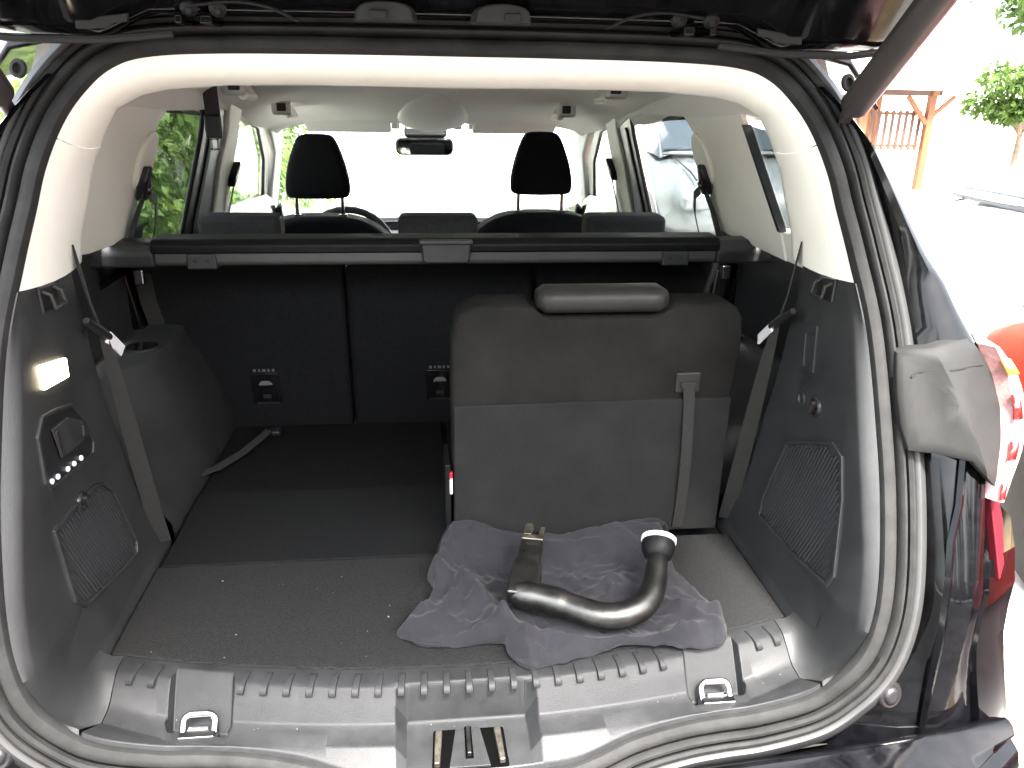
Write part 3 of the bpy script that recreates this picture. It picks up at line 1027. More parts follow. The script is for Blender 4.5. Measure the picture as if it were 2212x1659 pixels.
for s in (1, -1):
    sd = 'left' if s < 0 else 'right'
    # C pillar between quarter light and rear door; k = small left/right difference
    def K(pts, k):
        return [(y + s * k, z) for y, z in pts]
    cp = cr([(1.96, 1.56, 0), (1.93, 1.485, 0), (1.875, 1.432, 0), (1.862, 1.40, 0), (1.868, 1.32, 0), (1.90, 1.235, 0), (1.925, 1.20, 0)], 5)
    if s > 0:
        rear = [(1.555, 1.20), (1.542, 1.268), (1.592, 1.475), (1.60, 1.56)]
    else:
        rear = [(1.60, 1.215), (1.25, 1.262), (1.30, 1.30), (1.32, 1.44), (1.40, 1.56)]
    side_poly('centre_pillar_trim', K([(p.x, p.y) for p in cp], .06) + rear, .0, .012, 'cream', s, bev=.004)
    bp = K([(1.842 + .052 * math.cos(a), 1.372 + .058 * math.sin(a)) for a in [2 * math.pi * k / 20 for k in range(20)]], .06)
    b = side_poly('belt_guide_cover', bp, -.010, .02, 'cream', s, bev=.007)
    side_poly('belt_guide', K([(1.815, 1.362), (1.832, 1.362), (1.868, 1.306), (1.862, 1.288), (1.835, 1.292), (1.812, 1.33)], .06), -.026, -.004, 'plastic_dk', s, bev=.006)
    side_poly('guide_bolt', K([(1.846 + .009 * math.cos(a), 1.312 + .009 * math.sin(a)) for a in [2 * math.pi * k / 12 for k in range(12)]], .06), -.030, -.024, 'chrome', s, bev=.001)
    G().ribbon([sp(1.84 + s * .06, 1.31, -.02, s), sp(1.845 + s * .06, 1.25, -.014, s), sp(1.86 + s * .06, 1.18, -.012, s)], [(0, .044, .006)] * 3).mk('seat_belt', 'belt_dk', CAR)
    G().ribbon([sp(1.85 + s * .06, 1.30, -.03, s), sp(1.885 + s * .06, 1.285, -.035, s), sp(1.93 + s * .06, 1.24, -.035, s), sp(1.96 + s * .06, 1.15, -.035, s)], [(0, .018, .016)] * 4).mk('seat_belt', 'belt_dk', CAR)
    # quarter light
    q = [(1.30, 1.285), (1.33, 1.44), (1.60, 1.46), (1.558, 1.268)]
    if s > 0:
        side_poly('quarter_glass', q, .016, .020, 'glass_dark', s)
        side_poly('quarter_glass_seal', [(1.580, 1.462), (1.592, 1.462), (1.548, 1.262), (1.536, 1.262)], -.004, .012, 'plastic_dk', s)
        side_poly('quarter_light_sill', [(1.30, 1.20), (1.56, 1.20), (1.548, 1.262), (1.30, 1.282)], .004, .05, 'cream', s, bev=.004)
    # rear door: black frame and tinted glass
    w = K([(1.80, 1.38), (1.90, 1.49), (2.36, 1.478), (2.56, 1.04), (1.88, 1.10)], .10)
    side_poly('rear_door_glass', w, .016, .020, 'glass_tint', s)
    fr_ = K([(2.32, 1.50), (2.40, 1.39), (2.45, 1.27), (2.52, 1.10), (2.55, 1.04)], .16)
    ff_ = K([(2.52, 1.50), (2.56, 1.44), (2.61, 1.394), (2.66, 1.28), (2.77, 1.13), (2.84, 1.04)], .12)
    side_poly('rear_door_frame', fr_ + ff_[::-1], .0, .014, 'plastic_dk', s, bev=.005, label='black rear door window frame')
    st_ = [tuple(lerp(a, b, .30) for a, b in zip(p, q)) for p, q in zip(fr_[1:], ff_[1:5])]
    st2 = [tuple(lerp(a, b, .44) for a, b in zip(p, q)) for p, q in zip(fr_[1:], ff_[1:5])]
    side_poly('frame_strip', st_ + st2[::-1], -.005, .004, 'plastic_gray', s, bev=.002)
    # B pillar
    bb_ = K([(2.70, 1.52), (2.74, 1.425), (2.80, 1.36), (2.85, 1.285), (2.92, 1.20), (3.05, 1.10), (3.15, 1.04)], .12)
    side_poly('door_pillar_trim', ff_ + bb_[::-1], -.010, .05, 'cream', s, bev=.008)
    # front belt on the B pillar
    side_poly('belt_guide', K([(2.83, 1.295), (2.86, 1.285), (2.885, 1.225), (2.86, 1.21), (2.825, 1.245)], .12), -.032, -.008, 'plastic_dk', s, bev=.006)
    G().ribbon([sp(2.865 + s * .12, 1.235, -.025, s), sp(2.92 + s * .12, 1.15, -.025, s), sp(2.98 + s * .12, 1.05, -.025, s)], [(0, .034, .012)] * 3).mk('seat_belt', 'belt_dk', CAR)
    # front door glass and frame
    fw = [(2.72, 1.392), (3.09, 1.390), (3.48, 1.25), (3.95, .98), (3.10, 1.05), (2.76, 1.26)]
    side_poly('front_door_glass', fw, .016, .020, 'glass_clear', s)
    fo = [(2.90, 1.396), (3.10, 1.396), (3.52, 1.25), (3.98, .98), (3.86, .98), (3.42, 1.24), (3.06, 1.375)]
    side_poly('front_door_frame', fo, .0, .014, 'plastic_dk', s, bev=.004)
    # A pillar
    ap_ = [(2.74, 1.50), (3.36, 1.42), (3.60, 1.33), (4.2, .95), (3.99, .96), (3.53, 1.262), (3.10, 1.402)]
    side_poly('windscreen_pillar_trim', ap_, -.018, .045, 'cream', s, bev=.008)
    # rail above the doors
    side_poly('roof_rail_trim', [(1.30, 1.472), (1.58, 1.482), (1.83, 1.468), (2.0, 1.464), (2.35, 1.460), (2.55, 1.44), (2.75, 1.40), (3.1, 1.398), (3.36, 1.38), (3.36, 1.56), (1.30, 1.60)], -.004, .05, 'head', s)
    # doors below the glass (inside and outside skins)
    for nm, y0, y1 in (('rear_door', 1.93, 2.86), ('front_door', 2.87, 3.92)):
        ring = [mir(p, s) for p in (Vector((.735, y0, 1.12)), Vector((.70, y0, .9)), Vector((.70, y0, .45)), Vector((.86, y0, .35)), Vector((.895, y0, .75)), Vector((.84, y0, 1.03)), Vector((.765, y0, 1.12)))]
        ring2 = [p + Vector((0, y1 - y0, -.06)) for p in ring]
        o = G().grid([ring, ring2], closed_v=True, caps=True).mk(nm, 'paint', CAR, sharp=40, bevel=.006)
        G().box(mir((.889, y0 + .14, .93), s), (.03, .17, .028)).mk('door_handle', 'paint', o, bevel=.01)

# windscreen, dashboard, steering wheel, mirror
rows = []
for k in range(7):
    t = k / 6
    y, z, hw = lerp(3.35, 4.25, t), lerp(1.42, .87, t), lerp(.60, .78, t)
    rows.append([Vector((hw * u, y + .06 * (1 - u * u), z)) for u in [-1 + 2 * j / 12 for j in range(13)]])
G().grid(rows).mk('windscreen', 'glass_clear', CAR, solid=.005)
g = G()
rows = []
for y, z in ((3.45, .62), (3.43, .86), (3.48, .83), (3.7, .83), (4.25, .83), (4.3, .6)):
    rows.append([Vector((x, y + .05 * (1 - (x / .75) ** 2), z)) for x in (-.76, -.5, -.25, 0, .25, .5, .76)])
DASH = G().grid(rows).mk('dashboard', 'dash', CAR, sharp=45)
g = G()
for k in range(1):
    path = []
    c = Vector((-.345, 3.26, .885))
    for a in range(33):
        aa = 2 * math.pi * a / 32
        path.append(c + Vector((.185 * math.cos(aa), .06 * math.sin(aa) , .175 * math.sin(aa))))
    g.tube(path, .015, 10, caps=False)
SW = g.mk('steering_wheel', 'plastic_dk', CAR, sharp=80)
G().lathe((-.345, 3.27, .875), (0, -1, .35), [(-.02, .06), (.0, .062), (.02, .05)], 20).mk('wheel_hub', 'plastic_dk', SW)
for a in (180, 0, 270):
    G().tube([(-.345, 3.27, .875), (-.345 + .18 * math.cos(R(a)), 3.26, .885 + .17 * math.sin(R(a)))], .014, 8).mk('wheel_spoke', 'plastic_gray', SW)
# inner mirror
pts = rrect(.245, .074, .026, 5)
pts2 = [(x, z - (.010 if z < 0 and abs(x) < .07 else 0)) for x, z in pts]
G().prism([Vector((-.030 + x, 3.56, 1.288 + z)) for x, z in pts2], [Vector((-.030 + x * .93, 3.60, 1.288 + z * .9)) for x, z in pts2]).mk('interior_mirror', 'plastic_dk', CAR, bevel=.006, bseg=3)
G().prism([Vector((-.030 + x * .93, 3.558, 1.288 + z * .86)) for x, z in pts], [Vector((-.030 + x * .93, 3.5595, 1.288 + z * .86)) for x, z in pts]).mk('mirror_glass', 'mirror', CAR)
rbox('mirror_sensor_box', (-.025, 3.60, 1.347), (.18, .10, .045), .014, 'plastic_dk', CAR)
G().tube([(-.025, 3.60, 1.34), (-.028, 3.585, 1.29)], .014, 8).mk('mirror_stem', 'plastic_dk', CAR)

# front seats
def front_seat(cx, zt):
    # backrest with rounded shoulders
    top = []
    for k in range(25):
        u = -1 + 2 * k / 24
        top.append((cx + .245 * u, zt - .085 * abs(u) ** 3.2))
    pts = top + [(cx + .235, .7), (cx - .235, .7)]
    o = G().prism([Vector((x, 2.86 + (1.1 - z) * .1, z)) for x, z in pts], [Vector((x, 2.99 + (1.1 - z) * .2, z)) for x, z in pts]).mk('front_seat_backrest', 'seat_cloth', CAR, bevel=.025, bseg=4)
    G().box((cx, 3.2, .62), (.5, .56, .16)).mk('seat_cushion', 'seat_cloth', o, bevel=.04, bseg=3)
    # headrest: narrower at the top
    hp = [(-.060, .205), (-.045, .214), (.045, .214), (.060, .205), (.078, .17), (.098, .11), (.108, .06), (.110, .03), (.106, .008), (.094, -.002), (-.094, -.002), (-.106, .008), (-.110, .03), (-.108, .06), (-.098, .11), (-.078, .17)]
    z0 = zt + .058
    h = G()
    rows = []
    for yy, sc, dz in ((2.885, .82, 0), (2.872, .93, 0), (2.876, .98, 0), (2.895, 1.0, 0), (2.93, .99, 0), (2.955, .93, 0), (2.968, .80, 0)):
        rows.append([Vector((cx + x * sc, yy + (.012 if z > .15 else 0), z0 + .105 + (z - .105) * (1 - (1 - sc) * .8))) for x, z in hp])
    rows[0], rows[1] = rows[1], rows[0]
    rows = rows[1:] if False else rows
    G().grid([rows[0], rows[2], rows[3], rows[4], rows[5], rows[6]], closed_v=True, caps=True).mk('front_headrest', 'seat_cloth', o, sharp=60, sub=1)
    for q in (-.078, .078):
        G().tube([(cx + q, 2.91, zt - .05), (cx + q, 2.915, z0 + .02)], .0065, 10).mk('headrest_post', 'chrome', o)
        G().lathe((cx + q, 2.912, zt - .01), (0, 0, 1), [(0, .018), (.012, .016), (.013, .008)], 14).mk('post_collar', 'plastic_dk', o)
    return o
front_seat(-.400, 1.098)
front_seat(.372, 1.112)

# ------------------------------------------------------------------ outer body
# roof skin
rows = []
for k in range(15):
    y = lerp(1.30, 3.42, k / 14)
    zc = interp([(1.26, 1.635), (1.6, 1.652), (2.2, 1.645), (2.8, 1.585), (3.42, 1.452)], y)
    rows.append([Vector((x, y, zc - .05 * (abs(x) / .62) ** 3 - (.05 if abs(x) > .63 else 0))) for x in [-.66 + 1.32 * j / 24 for j in range(25)]])
rows = [[p + Vector((0, -.035, -.028)) for p in rows[0]]] + rows
G().grid(rows).mk('roof_panel', 'paint', CAR, solid=.006)
# black painted flanks behind the rear doors: from the flange out to the silhouette and forward along the side
JZ = [(.56, .50), (.60, .53), (.658, .577), (.738, .630), (.82, .650), (.906, .657), (1.044, .658), (1.176, .650), (1.30, .632), (1.354, .617), (1.46, .582), (1.49, .560), (1.53, .52)]
SZ = [(.55, .790), (.62, .772), (.70, .748), (.763, .733), (.83, .729), (.888, .736), (1.01, .752), (1.093, .772), (1.166, .760), (1.221, .728), (1.273, .702), (1.30, .680), (1.35, .654), (1.406, .628), (1.459, .600), (1.478, .580), (1.50, .566), (1.53, .535)]
def yap(z):
    return .80 + .45 * (z - .62)
for s in (1, -1):
    rows = []
    zs = [.60 + (1.53 - .60) * k / 46 for k in range(47)]
    for z in zs:
        j, q = interp(JZ, z), interp(SZ, z)
        j = min(j, q - .012)
        y = max(yap(z), .905)
        yj = max(yap(z), .90 - (0.0 if z > .8 else 0))
        grow = interp([(.6, .13), (1.0, .13), (1.17, .09), (1.28, .055), (1.5, .03)], z)
        row = [Vector((j - .004, y + .06, z)), Vector((j + .004, y + .012, z)), Vector((j + .010, y - .004, z)), Vector((lerp(j, q, .35), y - .018, z)), Vector((lerp(j, q, .62), y - .026, z)),
               Vector((lerp(j, q, .82), y - .022, z)), Vector((lerp(j, q, .95), y - .010, z)), Vector((q + .002, y + .012, z)), Vector((q + grow * .5, y + .16, z)), Vector((q + grow * .85, y + .40, z)), Vector((q + grow, 1.93 - (.0 if z < 1.1 else (z - 1.1) * .4), z))]
        if z > 1.19:
            row[-1] = Vector((q + .016, y + .075, z))
            row[-2] = Vector((q + .012, y + .05, z))
            row[-3] = Vector((q + .006, y + .03, z))
        rows.append([mir(p, s) for p in row])
    qp = G().grid(rows).mk('quarter_panel', 'paint', CAR, sharp=40, label='black painted rear quarter on the right' if s > 0 else 'black painted rear quarter on the left')
    # moulded grey cover beside the lamp
    gc = [(.618, 1.176), (.64, 1.182), (.66, 1.187), (.69, 1.192), (.724, 1.195), (.738, 1.186), (.752, 1.172), (.766, 1.152), (.775, 1.128), (.779, 1.100), (.776, 1.072), (.768, 1.046), (.757, 1.024), (.743, 1.004), (.722, 1.022), (.70, 1.044), (.66, 1.047), (.624, 1.049), (.617, 1.08), (.615, 1.12)]
    def gy(x, z):
        return yap(z) - .034 + .030 * ((.70 - x) / .08 if x < .70 else 0) ** 1.0 * .5 - .010 * max(0, 1 - abs(x - .700) / .05) + .26 * max(0, x - (.664 + (1.18 - z) * .34)) - .010 * math.exp(-((x - (.664 + (1.18 - z) * .34)) / .016) ** 2)
    cxx, czz = .69, 1.11
    lay = []
    for sc, dy in ((1.0, .018), (1.0, .004), (.985, .000), (.90, -.004), (.75, -.006), (.6, -.007), (.45, -.008), (.3, -.008), (.12, -.008)):
        lay.append([mir((cxx + (x - cxx) * sc, gy(cxx + (x - cxx) * sc, czz + (z - czz) * sc) + dy, czz + (z - czz) * sc), s) for x, z in gc])
    GC = G().grid(lay, closed_v=True, caps=True).mk('lamp_side_cover', 'plastic_gray', CAR, sharp=40)
    # crease lines moulded into the cover
    g = G()
    g.tube([mir((x, gy(x, z) - .0055, z), s) for x, z in ((.632, 1.146), (.640, 1.153), (.655, 1.157), (.68, 1.160), (.70, 1.161), (.72, 1.161), (.745, 1.159))], .0022, 6)
    g.mk('cover_ridge', 'plastic_gray', GC)
    # tail lamp wrapping round the corner
    tl = G()
    rows = []
    for z in [.985 + (1.185 - .985) * k / 12 for k in range(13)]:
        q = interp([(.98, .742), (1.01, .748), (1.05, .764), (1.10, .776), (1.15, .770), (1.19, .752)], z)
        y = yap(z)
        ex = math.sin(math.pi * min(1, max(0, (z - .975) / .22))) ** .5
        rows.append([mir(p, s) for p in (Vector((q - .01, y - .012, z)), Vector((q + .004, y - .034, z)), Vector((q + .022 * ex + .002, y - .034, z)), Vector((q + .036 * ex, y - .016, z)), Vector((q + .050 * ex + .004, y + .03, z)), Vector((q + .062 * ex + .006, y + .17 * ex + .04, z)), Vector((q + .02, y + .18, z)))])
    rows = [[sum(rows[0], Vector()) / len(rows[0])] * len(rows[0])] + rows + [[sum(rows[-1], Vector()) / len(rows[-1])] * len(rows[-1])]
    T = tl.grid(rows).mk('tail_lamp', 'lens_clear', CAR, sharp=50)
    for zz, hh, mm, nm, dd in ((1.052, .012, 'lens_red', 'red_lens_strip', .003), (1.108, .016, 'lens_red', 'red_lens_strip', .003), (1.160, .010, 'lens_amber', 'amber_lens', .002), (1.000, .010, 'lens_red', 'red_lens_strip', .003)):
        rr = []
        for z in (zz - hh, zz, zz + hh):
            q = interp([(.98, .742), (1.01, .748), (1.05, .764), (1.10, .776), (1.15, .770), (1.19, .752)], z)
            y = yap(z)
            ex = math.sin(math.pi * min(1, max(0, (z - .975) / .22))) ** .5
            rr.append([mir(p, s) for p in ((q + .001, y - .038, z), (q + .008 * ex, y - .038, z), (q + (.012 if nm[0] == 'r' else .022) * ex + .002, y - .0365, z))])
        G().grid(rr).mk(nm, mm, T, solid=.004)
    # seam rib: edge of the bumper skin against the jamb
    pth = [(.702, 1.042), (.690, .98), (.674, .936), (.665, .88), (.663, .80), (.664, .72), (.667, .64)]
    G().ribbon([mir((x, max(yap(z), .905) - .028, z), s) for x, z in pth], [mir((.006, .004, 0), s)] * len(pth), .004).mk('bumper_seam', 'paint', CAR)
    # long reflector below the lamp
    rf = [(.742, .978), (.768, .985), (.782, .94), (.776, .885), (.752, .872), (.748, .92)]
    G().prism([mir((x, yap(z) - .004 + (x - .74) * .9, z), s) for x, z in rf], [mir((x + .004, yap(z) - .020 + (x - .74) * .9, z), s) for x, z in rf]).mk('rear_reflector', 'reflector', CAR, bevel=.003)
    # rubber bump stop low on the jamb
    bs = G().lathe(mir((.612, .872, .706), s), (s * .25, -1, .25), [(-.03, .021), (-.012, .021), (-.009, .018), (-.010, .013), (-.006, .012), (-.004, .008)], 24).mk('bump_stop', 'plastic_dk', CAR, sharp=50)
# bumper: lip under the seal, ledge, drop
rows = []
for k in range(41):
    x = -.80 + 1.60 * k / 40
    ax = abs(x)
    e = (ax / .66) ** 2
    ly_, lz_ = .862 + .008 * e, .598 + .036 * e
    fr = .675 + .16 * (ax / .8) ** 3
    rows.append([Vector((x, ly_ + .07, lz_ - .06)), Vector((x, ly_ + .028, lz_ - .020)), Vector((x, ly_ + .006, lz_ - .002)), Vector((x, ly_, lz_)), Vector((x, ly_ - .010, lz_ - .003)), Vector((x, lerp(ly_, fr, .5), lz_ - .014)), Vector((x, fr + .030, lz_ - .022)), Vector((x, fr + .008, lz_ - .030)), Vector((x, fr, lz_ - .05)),
                 Vector((x, fr - .004, .46)), Vector((x, fr + .03, .32)), Vector((x, fr + .12, .26))])
BU = G().grid(rows).mk('rear_bumper', 'paint', CAR, sharp=35, bevel=.004)
g = G()
g.tube(cr([(-.62, .800, .612), (-.3, .772, .594), (0, .766, .590), (.3, .772, .594), (.62, .800, .612)], 6), .0025, 6)
g.mk('bumper_crease', 'paint', BU)
# bumper corners running forward to the wheel arches
for s in (1, -1):
    rows = []
    for z in [.28 + (.90 - .28) * k / 14 for k in range(15)]:
        b = math.sin(math.pi * (z - .2) / .95)
        x0 = interp([(.28, .80), (.5, .80), (.62, .774), (.70, .750), (.763, .735), (.83, .731), (.90, .740)], z)
        yy = max(yap(z), .905) - .012
        rows.append([mir(p, s) for p in (Vector((x0 - .008, yy + .015, z)), Vector((x0 + .004, yy + .004, z)), Vector((x0 + .05 + .02 * b, yy + .035, z)), Vector((x0 + .105 + .02 * b, yy + .12, z)), Vector((x0 + .14 + .025 * b, yy + .28, z)), Vector((x0 + .15 + .025 * b, yy + .42, z)))])
    G().grid(rows).mk('bumper_corner', 'paint', CAR, sharp=40)
    # rear side panel below the glass to the wheel
    G().prism([mir((.80, 1.30, 1.18), s), mir((.80, 1.94, 1.12), s), mir((.86, 1.94, .45), s), mir((.86, 1.75, .45), s), mir((.875, 1.62, .66), s), mir((.875, 1.40, .70), s), mir((.87, 1.25, .62), s)],
              [mir((.76, 1.30, 1.18), s), mir((.76, 1.94, 1.12), s), mir((.76, 1.94, .45), s), mir((.76, 1.75, .45), s), mir((.76, 1.62, .66), s), mir((.76, 1.40, .70), s), mir((.76, 1.25, .62), s)]).mk('rear_wing', 'paint', CAR, bevel=.01)
    for y in (1.50, 4.35):
        w = G().lathe((s * .80, y, .33), (s, 0, 0), [(-.11, .20), (-.11, .31), (-.09, .33), (.07, .33), (.09, .31), (.09, .22), (.08, .2)], 32).mk('wheel', 'tyre', CAR, sharp=50)
        G().lathe((s * .80, y, .33), (s, 0, 0), [(.05, .21), (.085, .205), (.07, .15), (.085, .05), (.08, .0001)], 32).mk('rim', 'chrome', w, sharp=50)
    G().prism([mir((.895, 3.92, .78), s), mir((.88, 4.9, .70), s), mir((.80, 5.15, .45), s), mir((.86, 4.75, .40), s), mir((.87, 4.6, .66), s), mir((.87, 4.1, .66), s), mir((.87, 3.92, .40), s)],
              [mir((.70, 3.92, 1.02), s), mir((.66, 4.9, .82), s), mir((.60, 5.25, .5), s), mir((.66, 4.75, .40), s), mir((.66, 4.6, .66), s), mir((.66, 4.1, .66), s), mir((.66, 3.92, .40), s)]).mk('front_wing', 'paint', CAR, bevel=.02)
rows = []
for y, z, hw in ((4.2, .88, .76), (4.5, .86, .75), (4.85, .81, .70), (5.10, .73, .66), (5.22, .6, .62), (5.25, .35, .60)):
    rows.append([Vector((hw * u, y - .08 * u * u, z - .02 * u * u)) for u in [-1 + 2 * j / 12 for j in range(13)]])
G().grid(rows).mk('bonnet', 'paint', CAR, solid=.006)
G().box((0, 3.0, .30), (1.66, 3.7, .10)).mk('underbody', 'plastic_dk', CAR)

# ---- open tailgate above
TG0 = [(-.640, 1.5), (0, 1)]
def tgz(y, x):
    # inner surface of the raised tailgate
    return interp([(.10, 2.05), (.5, 1.905), (.9, 1.755), (1.05, 1.69), (1.10, 1.660), (1.13, 1.626), (1.165, 1.606), (1.20, 1.604), (1.24, 1.612)], y)
prof_y = [1.245, 1.225, 1.205, 1.185, 1.165, 1.14, 1.10, 1.05, .95, .8, .6, .45, .35, .28]
rows = []
for y in prof_y:
    hw = interp([(.3, .56), (.4, .60), (.9, .655), (1.24, .640)], y)
    row = []
    for u in [-1 + 2 * j / 40 for j in range(41)]:
        x = hw * u
        e = max(0, (abs(u) - .62) / .38)
        dz = -.027 * min(1, max(0, (abs(x) - .40) / .04)) * (1 if y > 1.1 else max(0, (y - .9) / .2))
        lift = .05 * max(0, (abs(u) - .93) / .07) ** 2
        row.append(Vector((x, y, tgz(y, x) + dz + lift + .004 * math.cos(x * 3))))
    rows.append(row)
TG = G().grid(rows).mk('tailgate', 'paint', CAR, sharp=40, label='raised black tailgate seen from below')
rows2 = [[p + Vector((0, .012, .075 if 0 < j < 40 else .02)) for j, p in enumerate(r)] for r in rows]
g = G()
g.grid(rows2)
g.grid([[r[0] for r in rows], [r[0] for r in rows2]])
g.grid([[r[-1] for r in rows], [r[-1] for r in rows2]])
g.grid([rows[0], rows2[0]])
g.grid([rows[-1], rows2[-1]])
g.mk('tailgate_skin', 'paint', TG)
# rear window in the tailgate: dark glass sheet hanging a touch below the frame
wp = []
for a, b in rrect(.98, .40, .07, 6):
    y = .76 + b
    wp.append(Vector((a, y, tgz(y, a) - .014)))
G().prism(wp, [p + Vector((0, 0, .010)) for p in wp]).mk('tailgate_glass', 'black_gloss', TG, bevel=.003)
# moulded details along the hinge edge
for cx in (-.090, .060):
    pts = cr([(-.042, 0, 0), (-.034, 0, .020), (0, 0, .026), (.034, 0, .020), (.042, 0, 0)], 5)
    G().prism([Vector((cx + p.x, 1.165, 1.599 + p.z)) for p in pts], [Vector((cx + p.x * .86, 1.125, 1.599 + p.z * .86)) for p in pts]).mk('tailgate_buffer', 'rubber', TG, bevel=.005, bseg=3)
    G().box((cx + (.012 if cx > 0 else -.008), 1.122, 1.606), (.022, .006, .010)).mk('buffer_insert', 'plastic_gray', TG, bevel=.003)
for cx in (-.335, -.300, .300, .345):
    o = G().lathe((cx, 1.160, 1.611), (0, -.8, -.6), [(-.01, .010), (.003, .011), (.005, .008), (.006, .005), (.008, .004)], 16).mk('hinge_bolt', 'cap', TG, sharp=50)
for s in (1, -1):
    g = G()
    g.box((s * .318, 1.20, 1.598), (.016, .07, .012))
    g.box((s * .352, 1.20, 1.598), (.010, .07, .012))
    g.mk('tailgate_hinge', 'paint', TG, bevel=.003)
    # pale inspection cover on the frame
    cv = [(.405, 1.612), (.470, 1.604), (.470, 1.592), (.432, 1.594), (.424, 1.600), (.407, 1.602)]
    G().prism([Vector((s * x, 1.150, z - .010)) for x, z in cv], [Vector((s * x, 1.144, z - .010)) for x, z in cv]).mk('frame_cover', 'plastic_gray', TG, bevel=.002)
    # moulding along the hinge edge
    G().tube([(s * .36, 1.166, 1.580), (s * .45, 1.160, 1.571), (s * .55, 1.158, 1.570), (s * .625, 1.16, 1.580)], .005, 8).mk('edge_moulding', 'plastic_gray', TG)
    # wiring loom
    G().tube(cr([(s * .20, 1.15, 1.597), (s * .235, 1.142, 1.612), (s * .28, 1.15, 1.618), (s * .33, 1.145, 1.612)], 5), .0022, 8).mk('wiring_loom', 'cap', TG)
    # gas strut
    a, b = Vector((s * (.566 if s > 0 else .584), 1.19, 1.480)), Vector((s * .506, .55, 1.90))
    st = G()
    st.tube([a + (b - a) * .015, a + (b - a) * .05, a + (b - a) * .062, a + (b - a) * .75], [.009, .011, .0205, .0205], 18)
    st.tube([a + (b - a) * .75, b], .009, 12)
    S_ = st.mk('gas_strut', 'strut', CAR, sharp=40)
    G().lathe(a - Vector((s * .012, 0, 0)), (s, 0, 0), [(0, .007), (.014, .008), (.016, .004)], 14).mk('strut_ball_end', 'plastic_dk', S_)
    # strut bracket and drain holes on the body shoulder
    G().lathe((s * .553, 1.165, 1.535), (s * .4, -1, .2), [(0, .012), (.004, .012), (.005, .007), (.0, .006)], 16).mk('body_grommet', 'rubber', CAR, sharp=50)

# ------------------------------------------------------------------ roller cover in the load space
RC = thing('cargo_cover', 'rolled up black cargo cover cassette spanning behind the rear seats', 'cargo cover', (0, 1.75, 1.15))
def xprism(x0, x1, prof, name, m, parent, bev=.003):
    return G().prism([Vector((x0, y, z)) for y, z in prof], [Vector((x1, y, z)) for y, z in prof]).mk(name, m, parent, bevel=bev, bseg=3)
xprism(-.60, .60, [(1.735, 1.163), (1.79, 1.160), (1.80, 1.19), (1.79, 1.212), (1.738, 1.209), (1.728, 1.196), (1.728, 1.170)], 'cassette', 'alu', RC, .006)
xprism(-.605, .605, [(1.722, 1.190), (1.80, 1.192), (1.80, 1.220), (1.735, 1.219), (1.720, 1.208)], 'cover_edge', 'cap', RC, .005)
for s in (1, -1):
    xprism(s * .60, s * .738, [(1.730, 1.160), (1.79, 1.158), (1.80, 1.19), (1.79, 1.214), (1.738, 1.211), (1.725, 1.19)], 'end_cap', 'plastic', RC, .008)
    xprism(s * .475, s * .535, [(1.722, 1.158), (1.79, 1.156), (1.79, 1.192), (1.722, 1.191)], 'cassette_clamp', 'plastic', RC, .004)
    for q in (.492, .518):
        G().lathe((s * q, 1.723, 1.176), (0, -1, 0), [(0, .004), (.002, .0035)], 10).mk('clamp_screw', 'leather', RC)
G().prism([Vector((x, 1.705, z)) for x, z in ((-.052, 1.214), (.052, 1.214), (.050, 1.176), (.043, 1.170), (-.043, 1.170), (-.050, 1.176))], [Vector((x, 1.725, z)) for x, z in ((-.052, 1.214), (.052, 1.214), (.050, 1.176), (.043, 1.170), (-.043, 1.170), (-.050, 1.176))]).mk('pull_handle', 'plastic', RC, bevel=.005, bseg=3)
rbox('handle_lip', (0, 1.705, 1.216), (.112, .014, .010), .003, 'plastic', RC)

# ------------------------------------------------------------------ cloth bag with tow bar
poly = [(-.012, 1.345), (.02, 1.348), (.12, 1.325), (.20, 1.318), (.30, 1.335), (.398, 1.337), (.398, 1.28), (.392, 1.22), (.42, 1.13), (.432, 1.09), (.418, 1.03), (.398, 1.012), (.35, 1.006), (.30, 1.012), (.25, 1.018), (.19, 1.005), (.13, .990), (.095, .985), (.068, 1.01),
        (.055, 1.045), (-.01, 1.046), (-.065, 1.052), (-.105, 1.085), (-.085, 1.12), (-.055, 1.16), (-.045, 1.20), (-.055, 1.24), (-.040, 1.27), (-.03, 1.31)]
def pin(p):
    c = False
    j = len(poly) - 1
    for i in range(len(poly)):
        (xi, yi), (xj, yj) = poly[i], poly[j]
        if (yi > p[1]) != (yj > p[1]) and p[0] < (xj - xi) * (p[1] - yi) / (yj - yi) + xi:
            c = not c
        j = i
    return c
def segd(p, a, b):
    ax, ay = a[0], a[1]
    dx, dy = b[0] - ax, b[1] - ay
    t = max(0, min(1, ((p[0] - ax) * dx + (p[1] - ay) * dy) / (dx * dx + dy * dy + 1e-12)))
    return math.hypot(p[0] - ax - t * dx, p[1] - ay - t * dy), t
